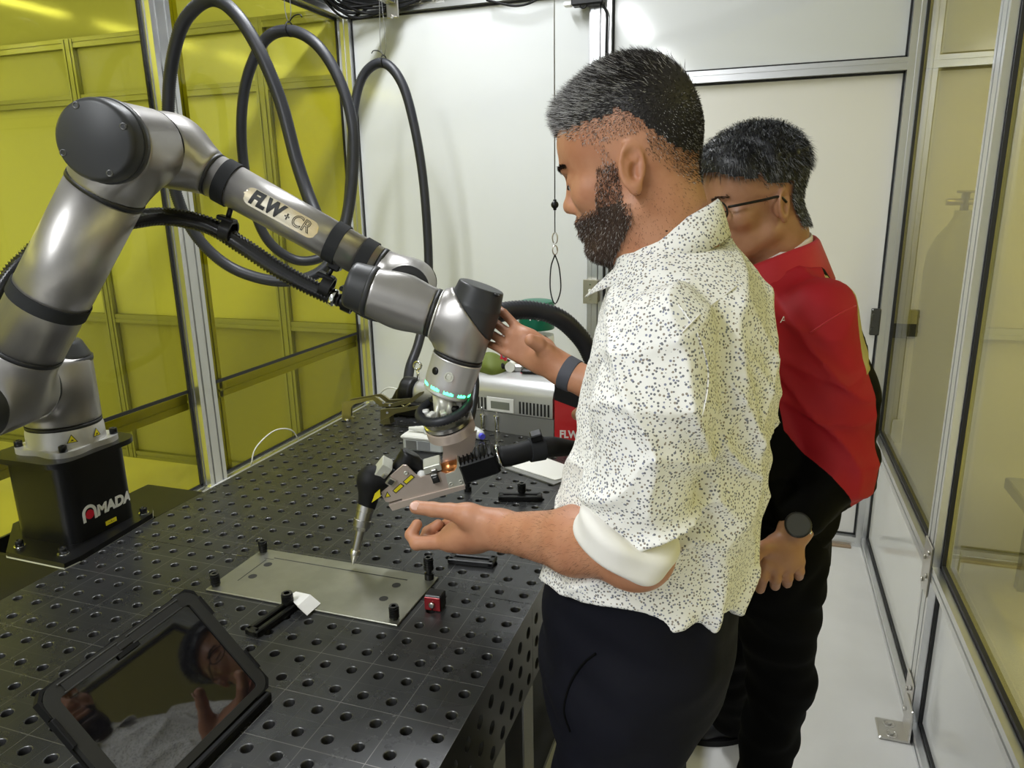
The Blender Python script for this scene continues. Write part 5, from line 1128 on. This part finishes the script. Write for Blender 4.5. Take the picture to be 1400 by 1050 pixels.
hand += finger([zq(322, 364, 1.40), zq(245, 322, 1.42), zq(200, 304, 1.44), zq(165, 290, 1.455)], .0082, .0062, .0018)
hand += finger([zq(555, 350, 1.35), zq(505, 305, 1.335), zq(462, 285, 1.325)], .0148, .0118, .005)
body += hand
lo, hi = bounds(body); lo[2] = .85
V1, Q1 = sdf_mesh(body, .0026, lo, hi)
bo1 = np_mesh('body', V1, Q1, 'skin_a', m1)
tb1 = tree(bo1)
def nail(px, py, d, axis_to, r, parent): 
    p = on_surface([tb1], px, py, .0006)
    if p is None: return
    nv_ = nrm(CAMP-p); ax_ = nrm(np.array(axis_to)-p); ax_ = nrm(ax_-nv_*(ax_@nv_)); MB().sphere(p-nv_*.0012, r, 12, sc3=(1.2, .95, .28), axes=[ax_, np.cross(nv_, ax_), nv_]).build('nail', 'nail', parent)
nail(568, 692, 1.1, D(600, 697, 1.11), .0072, m1)
# hair, brows, beard, eye
def hair_dens1(P):
    l = H1.loc(P); x, y, z = l[:, 0], np.abs(l[:, 1]), l[:, 2]
    line = np.interp(x, [-95, -65, -42, -26, -8, 8, 20, 45, 70, 95], [-42, -30, -4, 20, 34, 30, 31, 48, 63, 74])+2.5*np.sin(x*.5+y*.3)
    m = sstep(z, line-6, line+np.interp(x, [20, 60], [46, 14]))*.70+.30*(z > line-6)*sstep(z, line-8, line+2); m = np.where(z < line-6, 0, m); m *= (y < 79); 
    side = (x > 4) & (x < 26) & (z > -10) & (z < 40) & (y > 45); m = np.where(side, np.maximum(m, .35), m)
    ear = (np.abs(x+8) < 24) & (np.abs(z) < 36) & (y > 72); return np.where(ear, 0, m)
def hair_len1(P):
    l = H1.loc(P); return .0035+.011*sstep(l[:, 2], 60, 112)+.008*sstep(l[:, 0], 30, 80)*sstep(l[:, 2], 60, 90)
capm = cap_shell('hair_mass', V1, Q1, lambda P: np.where(hair_dens1(P) > .90, .0006+.0055*sstep(H1.loc(P)[:, 2], 55, 118)*sstep(hair_dens1(P), .90, .99), 0), ['hair_dark'], m1)
P_, N_ = tri_points(V1, Q1, 38000, hair_dens1); l = H1.loc(P_); Lh = hair_len1(P_)*(.7+.6*rng.random(len(P_)))
dr_ = N_*.55+H1.d((.85, 0, .12))*sstep(l[:, 2], 30, 90)[:, None]+H1.d((-.15, 0, -.9))*(1-sstep(l[:, 2], 30, 90))[:, None]*.8+rng.normal(size=P_.shape)*.16
lift = (.0055*sstep(l[:, 2], 55, 118)*sstep(hair_dens1(P_), .90, .99)*.9)[:, None]
strands('hair', P_+N_*lift, N_, dr_, Lh, .00062, ['hair_dark', 'hair_grey'], .12+.42*sstep(l[:, 0], -50, 60), m1)
def beard_dens(P):
    l = H1.loc(P); x, y, z = l[:, 0], np.abs(l[:, 1]), l[:, 2]
    top = np.where(x < 36, 14, np.where(x < 50, 14-(x-36)*3.4, -33.6-(x-50)*.12))
    low = np.where(x < 2, 0, np.where(x < 52, -58-(x-2)*1.0, -125)); m = (z < top) & (z > low) & (x > np.where(z > -38, 11, 3)) & (y < 75)
    lips = (y < 19) & (x > 78) & (z > -66) & (z < -42.5); soft = sstep(top-z, 0, 9)*(.6+.4*sstep(-z, 0, 40)); soft *= .3+.7*sstep(x, 3, 14); return np.where(m & ~lips, .15+.85*soft, 0)
P_, N_ = tri_points(V1, Q1, 22000, beard_dens); l = H1.loc(P_)
Lb = (.0035+.0035*sstep(-l[:, 2], 30, 85))*(.7+.6*rng.random(len(P_)))
strands('beard', P_, N_, N_*.55+H1.d((.15, 0, -.85))+rng.normal(size=P_.shape)*.2, Lb, .00062, ['beard_brown', 'hair_grey'], .10, m1)
cap_shell('beard_mass', V1, Q1, lambda P: np.where(beard_dens(P) > .985, .0006+.0030*sstep(-H1.loc(P)[:, 2], 45, 90), 0), ['beard_brown'], m1)
def stub(P):
    l = H1.loc(P); return ((l[:, 2] < -30) & (l[:, 2] > -95) & (l[:, 0] < 40) & (l[:, 0] > -75) & (np.abs(l[:, 1]) > 20))*1.0
P_, N_ = tri_points(V1, Q1, 1300, stub); strands('neck_stubble', P_, N_, N_*.3+H1.d((-.1, 0, -.9))+rng.normal(size=P_.shape)*.2, .002+.002*rng.random(len(P_)), .0004, ['beard_brown', 'beard_brown'], 0, m1)
def arm_hair(P):
    ax_ = nrm(wL-eL); t_ = ((P-eL)@ax_)/np.linalg.norm(wL-eL); r_ = np.linalg.norm(P-eL-((P-eL)@ax_)[:, None]*ax_, axis=1); return ((t_ > .05) & (t_ < 1.0) & (r_ < .06))*np.clip(1.1-.5*t_, .3, 1)
P_, N_ = tri_points(V1, Q1, 2600, arm_hair); strands('arm_hair', P_, N_, N_*.25+nrm(wL-eL)*.8-vz*.3+rng.normal(size=P_.shape)*.25, .005+.006*rng.random(len(P_)), .00026, ['beard_brown', 'beard_brown'], 0, m1)
def brow(H, sg):
    def f(P):
        l = H.loc(P); x, y, z = l[:, 0], l[:, 1]*sg, l[:, 2]; return ((y > 10) & (y < 46) & (np.abs(z-(24+.12*(y-10)-.004*(y-24)**2)) < 2.6) & (x > 60))*1.0
    return f
for sg in (1, -1):
    P_, N_ = tri_points(V1, Q1, 420, brow(H1, sg)); strands('eyebrow', P_, N_, N_*.4+H1.d((-.3, sg*.9, .15))+rng.normal(size=P_.shape)*.12, .006+.003*rng.random(len(P_)), .0006, ['hair_dark', 'hair_dark'], 0, m1)
    MB().tube(smooth_path([H1.w((83.5, sg*20, 1)), H1.w((86, sg*27, -1.5)), H1.w((85.6, sg*36, -1.5)), H1.w((82, sg*45, 1.5))], .003), .0011, 6).build('eyelash', 'lash', m1)
    MB().sphere(H1.w((76, sg*33, 2.2)), .0098, 16).build('eyeball', 'eye_white', m1)
MB().tube(smooth_path([H1.w((88.5, -19, -54)), H1.w((92, -8, -53.5)), H1.w((92.5, 0, -53.5)), H1.w((92, 8, -53.5)), H1.w((88.5, 19, -54))], .003), .0012, 6).build('lip_line', 'lip', m1)
# shirt
uL = nrm(eL-sL)
def wob(P): return .6*np.sin(23*P[:, 0]+17*P[:, 2]+11*P[:, 1])+.5*np.sin(31*P[:, 1]-19*P[:, 2]+1.3)+.35*np.sin(47*P[:, 2]+29*P[:, 0]-13*P[:, 1]+.7)
def crease(x): return (1-np.abs(np.sin(x)))**2
def shirt_disp(P):
    w_ = wob(P); q = P-sL; t = q@uL; rad = np.linalg.norm(q-t[:, None]*uL, axis=1); arm = (1-sstep(rad, .078, .105))*sstep(-P[:, 1], .24, .29)
    xs = P[:, 0]-sL[0]
    d = -arm*(.006+.015*sstep(t, .08, .24))*(crease(math.pi*(t*1.0+xs*.45)/.075+.9*w_)-.35)*(.7+.3*np.sin(17*P[:, 0]+9*P[:, 2]))
    d -= arm*.010*(crease(math.pi*(t*.35-xs*1.0)/.09+.7*w_+1.0)-.35)*(1-sstep(t, .14, .26))
    tor_ = 1-arm; near = np.exp(-((P[:, 2]-1.27)/.11)**2)*np.exp(-((P[:, 0]-1.31)/.06)**2)
    d -= tor_*near*.017*(crease((P[:, 2]*.85+(P[:, 0]-1.25)*1.1)*55+.9*w_)-.3)
    d -= tor_*.0080*(crease((P[:, 0]*.9+P[:, 1]*.5-P[:, 2]*.30)*34+.8*w_)-.35)
    d -= tor_*.0070*(crease((P[:, 0]*.25+P[:, 1]*.9+P[:, 2]*.8)*26+.9*w_+2)-.35)
    d -= tor_*.0085*(crease((P[:, 0]*.9+P[:, 1]*.45-P[:, 2]*.10)*36+.7*w_)-.35)*sstep(-P[:, 2], -1.18, -1.0)
    return d
cE = D(856, 722, .86+.06); 
ca = nrm(D(824, 764, .905)-D(858, 714, .868)); cc0 = D(864, 716, .874); cc1 = D(849, 747, .886)
sh = [P_rc(sL+[0, .008, .0], sL*.72+eL*.28, .062, .071, .035), P_rc(sL*.72+eL*.28, sL*.3+eL*.7, .072, .064, .02), P_rc(sL*.3+eL*.7, eL+np.array([-.006, 0, 0]), .064, .047, .02), half(cc0+ca*.006, ca),
      P_loft([q for q in tor(0) if q[0] > .80], .015), P_rc(sR+[0, -.008, .0], eR, .062, .062, .035), P_rc(eR, eR*.6+wR*.4, .060, .052, .02)]
hem = lambda P: .992+.036*sstep(-P[:, 1], .16, .30)-.014*sstep(P[:, 0], 1.22, 1.33)+.003*np.sin((P[:, 0]-1.2)*40+1.0)+.002*np.sin(P[:, 1]*50)
sh.append((lambda P: hem(P)-P[:, 2], np.array([1.2, -.16, 1.2]), 9, .01, 'i'))
lo, hi = bounds(sh); V_, Qs = sdf_mesh(sh, .0034, lo, hi, shirt_disp)
shirt = np_mesh('shirt', V_, Qs, 'shirt_dots', m1, relax=3); trS = tree(shirt)
# collar: stand and fold-over, ring round the neck (open at the front)
def collar(parent, c, fwd, lft, prof, m, th=.002):
    # prof: list of (angle from back, 0..pi) -> (radius_top, z_top, radius_low, z_low)
    V = []; Fq = []; n = 41; angs = np.linspace(-1, 1, n)
    for a in angs:
        s = abs(a); ang = a*math.radians(158); d = -fwd*math.cos(ang)+lft*math.sin(ang)
        pts = prof(s, d); V += [c+d*r*np.array([1, 1, 1])+vz*z for r, z in pts]
    k = len(prof(0, None if False else fwd))
    for i in range(n-1):
        for j in range(k-1): Fq.append([i*k+j, (i+1)*k+j, (i+1)*k+j+1, i*k+j+1])
    o = np_mesh('collar', np.array(V), np.array(Fq), m, parent); mod = o.modifiers.new('thick', 'SOLIDIFY'); mod.thickness = th; mod.offset = 0; return o
cN = np.array([1.224, -.158, 1.494])
def prof1(s, d):
    f_ = d@f1_; e = .058+.004*abs(f_)+.012*max(f_, 0); zt = .047-.100*s**1.5; zl = .004-.082*s**1.2
    return [(e-.004, zt-.045), (e-.002, zt-.004), (e+.002, zt), (e+.006, zt-.004), (e+.012+.008*s, (zt+zl)*.5), (e+.019+.014*s, zl)]
collar(m1, cN, f1_, l1_, prof1, 'shirt_dots')
# rolled cuff below the sleeve
cuf = blend('rolled_cuff', [P_cyl(cc0-ca*.006, cc1+ca*.006, .0660, .012, r1=.0650, k=.01)], .003, 'cuff_white', m1, disp=lambda P: -.0030*np.sin(((P-cc0)@ca)*95+3*np.sin((P-cc0)@tx*30)+1.0*wob(P)))
caR = nrm(wR-eR); blend('rolled_cuff', [P_cyl(eR*.68+wR*.32, eR*.5+wR*.5, .054, .01)], .004, 'cuff_white', m1)
# seams of the yoke and armhole
seam('yoke_seam', trS, [(932, 455), (955, 432), (980, 412), (1005, 393), (1030, 375)], .0011, 'cuff_white', m1)
seam('armhole_seam', trS, [(905, 398), (930, 420), (955, 460), (968, 510), (962, 560), (950, 585)], .0010, 'shirt_dots', m1)
# trousers, belt, shoes
hL = np.array([1.198, -.234, .90]); kL = np.array([1.172, -.252, .50]); aL = np.array([1.215, -.265, .09]); hR = np.array([1.200, -.085, .90]); kR = np.array([1.130, -.060, .50]); aR = np.array([1.165, -.05, .09])
def tr_disp(P): w_ = wob(P); return -.0035*np.sin(30*P[:, 0]-26*P[:, 2]+2*w_)-.002*np.sin(70*P[:, 2]+20*P[:, 0]+w_)
trs = [P_loft([(z, c, F2, a, b) for z, c, a, b in ((.80, (1.200, -.16), .122, .150), (.86, (1.203, -.16), .144, .157), (.92, (1.206, -.16), .144, .153), (.99, (1.208, -.16), .138, .148), (1.06, (1.212, -.16), .132, .142))], .03), P_rc(hL+[0, 0, -.05], kL, .100, .082, .04), P_rc(kL, aL, .074, .058, .03), P_rc(hR+[0, 0, -.05], kR, .100, .082, .04), P_rc(kR, aR, .074, .058, .03)]
lo, hi = bounds(trs); V_, Qs = sdf_mesh(trs, .006, lo, hi, tr_disp); trz = np_mesh('trousers', V_, Qs, 'trouser_navy', m1); trT = tree(trz)
seam('pocket_edge', trT, [(815, 893), (800, 905), (785, 925), (775, 950), (772, 975), (780, 1000)], .0016, 'trouser_black', m1, .001)
MB().lathe([(0, .0), (0, .0)], (1.21, -.16, 1.0), Z, 3) if False else None
shoe('shoe', aL+[.04, 0, -.088], aL+[-.23, .02, -.088], m1); shoe('shoe', aR+[.04, 0, -.088], aR+[-.23, .03, -.088], m1)
# wristband on the raised arm, lanyard on the chest
wb_ = D(772, 507.5, 1.362); wd_ = nrm(wR-eR); e_a = nrm(vz-wd_*(vz@wd_)); 
MB().lathe([(0, .0288), (.002, .0318), (.024, .0330), (.026, .0300)], wR-wd_*.018, wd_, 32).build('wristband', 'watch_strap', m1, sharp=40)

# ================= the man in the red and black jacket
m2 = thing('person', 'man in a red and black work jacket and glasses standing behind the first man', 'person', (1.42, .35, 0))
yb = math.radians(-26); f2_ = np.array([-math.cos(yb), math.sin(yb), 0]); l2_ = np.cross(vz, f2_)
H2 = Head((1.325, .349, 1.526), math.radians(-32), math.radians(8), 1.0)
c2 = np.array([1.372, .385, 1.335]); s2L = c2+l2_*.165; s2R = c2-l2_*.165; e2L = D(1146, 632, 1.38); w2L = D(1087, 724, 1.335)
e2R = s2R+np.array([-.02, .05, -.29]); w2R = e2R+np.array([-.20, -.02, .02])
G2 = f2_[:2]; cx2, cy2 = c2[0]-.005, c2[1]
b2 = head_prims(H2, occ=-72, jaw=54, cheek=1.15, nose=.97)
tor2 = lambda g: [(z, (cx2+dx*f2_[0], cy2+dx*f2_[1]), G2, a-g, b-g) for z, dx, a, b in ((.80, 0, .13, .155), (.90, .01, .142, .160), (1.0, .015, .145, .160), (1.1, .012, .142, .158), (1.2, .005, .135, .158), (1.28, 0, .125, .158), (1.33, 0, .110, .150), (1.37, -.002, .088, .125), (1.41, -.004, .068, .095), (1.44, -.004, .058, .072))]
b2 += [P_loft(tor2(.02), .03), H2.rc((-22, 0, -10), (-35, 0, -65), 56, 58, 25), P_rc(H2.w((-34, 0, -60)), (cx2, cy2, 1.36), .058, .064, .03), P_rc(s2L, e2L, .048, .042, .03), P_rc(e2L, w2L, .042, .029, .02), P_rc(s2R, e2R, .048, .042, .03), P_rc(e2R, w2R, .042, .029, .02)]
yq = lambda x, y, d: D(780+x*.2714, 640+y*.2714, d)
b2 += [P_rc(w2L, yq(1080, 400, 1.335), .027, .026, .012), P_rc(yq(1060, 400, 1.335), yq(990, 480, 1.325), .022, .013, .012), P_rc(yq(1070, 410, 1.335), yq(1035, 500, 1.325), .022, .013, .012), P_rc(yq(1090, 410, 1.340), yq(1092, 495, 1.330), .022, .0125, .012), P_rc(yq(1110, 400, 1.345), yq(1148, 470, 1.335), .022, .012, .012), P_ell(yq(1070, 440, 1.335), (.032, .02, .032), k=.015)]
b2 += finger([yq(985, 480, 1.325), yq(968, 550, 1.325), yq(955, 608, 1.340)], .0118, .0092, .003)+finger([yq(1035, 500, 1.325), yq(1032, 560, 1.325), yq(1030, 592, 1.345)], .0118, .0095, .003)+finger([yq(1092, 495, 1.330), yq(1093, 550, 1.330), yq(1090, 580, 1.350)], .0112, .0092, .003)+finger([yq(1148, 470, 1.335), yq(1152, 520, 1.335), yq(1150, 545, 1.350)], .0105, .0085, .003)
b2 += [P_rc(yq(1030, 390, 1.330), yq(965, 405, 1.315), .019, .013, .012)]+finger([yq(965, 405, 1.315), yq(930, 445, 1.310), yq(908, 470, 1.310)], .0125, .0092, .004)
b2 += finger([w2R, w2R+f2_*.10, w2R+f2_*.15-vz*.03], .026, .014, .01)
lo, hi = bounds(b2); V2, Q2 = sdf_mesh(b2, .0032, lo, hi); bo2 = np_mesh('body', V2, Q2, 'skin_b', m2)
def hair_dens2(P):
    l = H2.loc(P); x, y, z = l[:, 0], np.abs(l[:, 1]), l[:, 2]
    line = np.where(x > 35, 60+(x-35)*.1-np.maximum(0, y-35)*.3, np.where(x > 8, 16+(x-8)*1.6, np.where(x > -20, 28, 28-np.minimum((-20-x)*2.2, 82))))
    m = (z > line)*1.0; side = (x > 8) & (x < 22) & (z > 4) & (z < 40) & (y > 50); m = np.where(side, .5, m); ear = (np.abs(x+6) < 24) & (np.abs(z) < 36) & (y > 66); return np.where(ear, 0, m)
def thick2(P):
    l = H2.loc(P); d = hair_dens2(P); n_ = .5+.5*np.sin(l[:, 0]*.16+l[:, 1]*.11+.6*np.sin(l[:, 2]*.15)); return np.where(d > .5, .004+(.010+.006*n_)*sstep(l[:, 2], 10, 90)+.006*sstep(l[:, 0], 40, 80), 0)
cap_shell('hair_mass', V2, Q2, thick2, ['hair_black'], m2)
P_, N_ = tri_points(V2, Q2, 11000, hair_dens2); l = H2.loc(P_); top = sstep(l[:, 2], 40, 100)[:, None]
dr_ = N_*.55+H2.d((.45, .70, .05))*top*1.1+H2.d((-.5, 0, -.85))*(1-top)+rng.normal(size=P_.shape)*.2
strands('hair', P_+N_*(thick2(P_)*.85)[:, None], N_, dr_, (.006+.018*top[:, 0])*(.7+.6*rng.random(len(P_))), .0009, ['hair_black', 'hair_silver'], .34, m2, droop=H2.d((.15, .2, -.35)))
for sg in (1, -1):
    P_, N_ = tri_points(V2, Q2, 300, brow(H2, sg)); strands('eyebrow', P_, N_, N_*.4+H2.d((-.3, sg*.9, .1)), .006+.003*rng.random(len(P_)), .0006, ['hair_black', 'hair_black'], 0, m2)
    MB().tube(smooth_path([H2.w((83.5, sg*20, 1)), H2.w((86, sg*27, 0)), H2.w((85.6, sg*36, 0)), H2.w((82, sg*45, 1.5))], .003), .0012, 6).build('eyelash', 'lash', m2)
gl_ = MB()
for sg in (1, -1):
    ring = [H2.w((92-.0022*(26*math.cos(t))**2, sg*(34+26*math.cos(t)), 2+18*math.sin(t))) for t in np.linspace(0, 2*math.pi, 28, endpoint=False)]
    gl_.tube(smooth_path(ring, .004, closed=True)[:-1], .0017, 6, closed=True)
    gl_.tube(smooth_path([H2.w((88, sg*60, 10)), H2.w((78, sg*69, 11)), H2.w((30, sg*79, 13)), H2.w((0, sg*83, 14)), H2.w((-14, sg*82, 2))], .006), .0024, 6)
gl_.tube(smooth_path([H2.w((93, -9, 8)), H2.w((97, 0, 10)), H2.w((93, 9, 8))], .004), .0016, 6); gl_.build('glasses', 'black_plastic', m2)
# jacket with its sewn colour fields
def jacket_cloth():
    m = mat('jacket_cloth', (0.4, 0.01, 0.02), 0.65, bump=(45, 0.2, 0.003)); nt = m.node_tree; b = nt.nodes['Principled BSDF']; prev = None
    for nm_, c1 in (('red', (0.36, 0.004, 0.014, 1)), ('khaki', (0.42, 0.36, 0.14, 1)), ('white', (0.7, 0.66, 0.66, 1))):
        at = N(m, 'ShaderNodeAttribute'); at.attribute_name = nm_; g = mth(m, 'GREATER_THAN', at.outputs['Fac'], 0.0); mx = N(m, 'ShaderNodeMix', data_type='RGBA'); nt.links.new(g, mx.inputs[0])
        if prev is None: mx.inputs[6].default_value = (0.0012, 0.0012, 0.0013, 1); nt.links.new(mth(m, 'ADD', mth(m, 'MULTIPLY', g, 0.3), 0.08), b.inputs['Specular IOR Level'])
        else: nt.links.new(prev, mx.inputs[6])
        mx.inputs[7].default_value = c1; prev = mx.outputs[2]
    nt.links.new(prev, b.inputs['Base Color'])
jacket_cloth()
def jk_disp(P): w_ = wob(P); return -.010*(crease(18*P[:, 2]+24*P[:, 0]-9*P[:, 1]+.9*w_)-.35)-.007*(crease(30*P[:, 2]-20*P[:, 1]+.8*w_+1)-.35)
u2 = nrm(e2L-s2L); v2_ = nrm(w2L-e2L)
jk = [P_loft(tor2(-.012)[:-1], .02), P_rc(s2L+[0, 0, -.005], s2L*.5+e2L*.5, .074, .076, .04), P_rc(s2L*.5+e2L*.5, e2L+u2*.01, .076, .069, .02), P_rc(e2L, w2L-v2_*.035, .066, .047, .03), P_rc(s2R, e2R, .072, .066, .04), P_rc(e2R, w2R-nrm(w2R-e2R)*.04, .064, .046, .02)]
lo, hi = bounds(jk); V_, Qs = sdf_mesh(jk, .0045, lo, hi, jk_disp)
La = np.linalg.norm(e2L-s2L)
nF = nrm(CR[0]*-.74+CR[1]*.67); fore = (V_-D(1135, 668, 1.38))@nF
t = (V_-s2L)@u2; rr_ = np.linalg.norm(V_-s2L-np.clip(t, 0, La)[:, None]*u2, axis=1); fr_ = (V_-s2L-np.clip(t, 0, La)[:, None]*u2)@f2_; lr_ = (V_-s2L)@l2_; gf = (V_[:, :2]-[cx2, cy2])@G2
arm_ = np.minimum(.096-rr_, lr_+.078-.02*np.clip(t/La, 0, 1)); red = np.maximum(np.minimum(arm_, -fore), np.minimum(V_[:, 2]-1.285, gf+.045)); red = np.minimum(red, fr_+.047+np.where(arm_ > 0, 0, 1))
khaki = np.minimum(.010-np.abs(fr_+.050), np.minimum(.11-t, t+.05)); khaki = np.where(rr_ < .1, khaki, -1); white = np.minimum(np.minimum(V_[:, 2]-1.250, 1.285-V_[:, 2]), np.minimum(gf, -arm_)); white = np.minimum(white, (V_-D(1092, 470, 1.4))@nF)
jacket = np_mesh('jacket', V_, Qs, 'jacket_cloth', m2, relax=3)
for nm_, ar_ in (('red', red), ('khaki', khaki), ('white', white)):
    at_ = jacket.data.attributes.new(nm_, 'FLOAT', 'POINT'); at_.data.foreach_set('value', ar_.astype(np.float32)); trJ = tree(jacket)
cN2 = np.array([1.362, .374, 1.425])
def prof2(s, d):
    f_ = d@f2_; e = .068+.008*abs(f_)+.010*max(f_, 0); zt = .040-.045*s**1.4-.02*s**4; zl = -.030-.055*s**1.2-.02*s**4
    return [(e-.002, zt-.05), (e, zt-.004), (e+.004, zt), (e+.009, zt-.005), (e+.022+.012*s, (zt+zl)*.5), (e+.036+.030*s, zl)]
co_ = collar(m2, cN2, f2_, l2_, prof2, 'jacket_red', .0025)
def prof3(s, d):
    f_ = d@f2_; e = .060+.008*abs(f_)+.008*max(f_, 0); zt = .047-.050*s**1.4-.03*s**4; return [(e-.002, zt-.06), (e, zt-.003), (e+.002, zt), (e+.004, zt-.004), (e+.006, zt-.04)]
c3 = collar(m2, cN2, f2_, l2_, prof3, 'undershirt', .0018); c3.name = 'shirt_collar'
seam('shoulder_seam', trJ, [(1108, 455), (1130, 440), (1150, 428), (1170, 418), (1190, 412)], .0016, 'jacket_red', m2); seam('yoke_seam', trJ, [(1112, 350), (1135, 372), (1155, 395), (1163, 415)], .0014, 'jacket_red', m2)
p_ = on_surface([trJ], 1072, 437, .0012)
if p_ is not None:
    nv_ = nrm(CAMP-p_); text_mesh('A', .016, 'chest_letter', 'label_white', m2, p_, nrm(np.cross(vz, nv_)), nrm(np.cross(nv_, np.cross(vz, nv_))), .0004)
# trousers and shoes
k2L = D(1068, 925, 1.66); a2L = np.array([k2L[0]-.03, k2L[1]+.03, .10]); h2L = np.array([cx2, cy2, .84])+l2_*.09; h2R = np.array([cx2, cy2, .84])-l2_*.09; a2R = D(1004, 950, 2.06); a2R[2] = .11; k2R = D(988, 872, 1.80)
tr2 = [P_loft([(z, (cx2, cy2), G2, a, b) for z, a, b in ((.72, .105, .145), (.80, .125, .150), (.92, .125, .145))], .03), P_rc(h2L, k2L, .098, .070, .04), P_rc(k2L, a2L, .070, .058, .03), P_rc(h2R, k2R, .096, .068, .04), P_rc(k2R, a2R, .068, .062, .03)]
blend('trousers', tr2, .007, 'trouser_black', m2, disp=tr_disp)
t2R = onz(944, 1012, 0); h2h = onz(1022, 1000, 0); shoe('shoe', h2h, t2R, m2); shoe('shoe', [a2L[0]+.04, a2L[1], 0], [a2L[0]-.20, a2L[1]-.08, 0], m2)
# watch
wa = v2_; wc_ = w2L-v2_*.006; fc = nrm(CAMP-wc_); fc = nrm(fc*.75+nrm(fc-wa*(fc@wa))*.45)
wt = MB().lathe([(0, .0285), (.002, .0310), (.018, .0310), (.020, .0285)], wc_-wa*.010, wa, 28).build('watch_strap', 'watch_black', m2, sharp=40)
wf = wc_+fc*.030; wx = MB().lathe([(0, .021), (.006, .0235), (.010, .0230), (.011, .0205)], wf-fc*.003, fc, 32).build('watch_case', 'watch_black', m2, sharp=40)
MB().lathe([(0, .0198), (.0006, .0198)], wf+fc*.0078, fc, 32).build('watch_face', 'watch_face', wx); MB().cyl(wf+fc*.003+np.cross(wa, fc)*-.022, wf+fc*.003+np.cross(wa, fc)*-.027, .003, 8).build('watch_crown', 'chrome', wx)
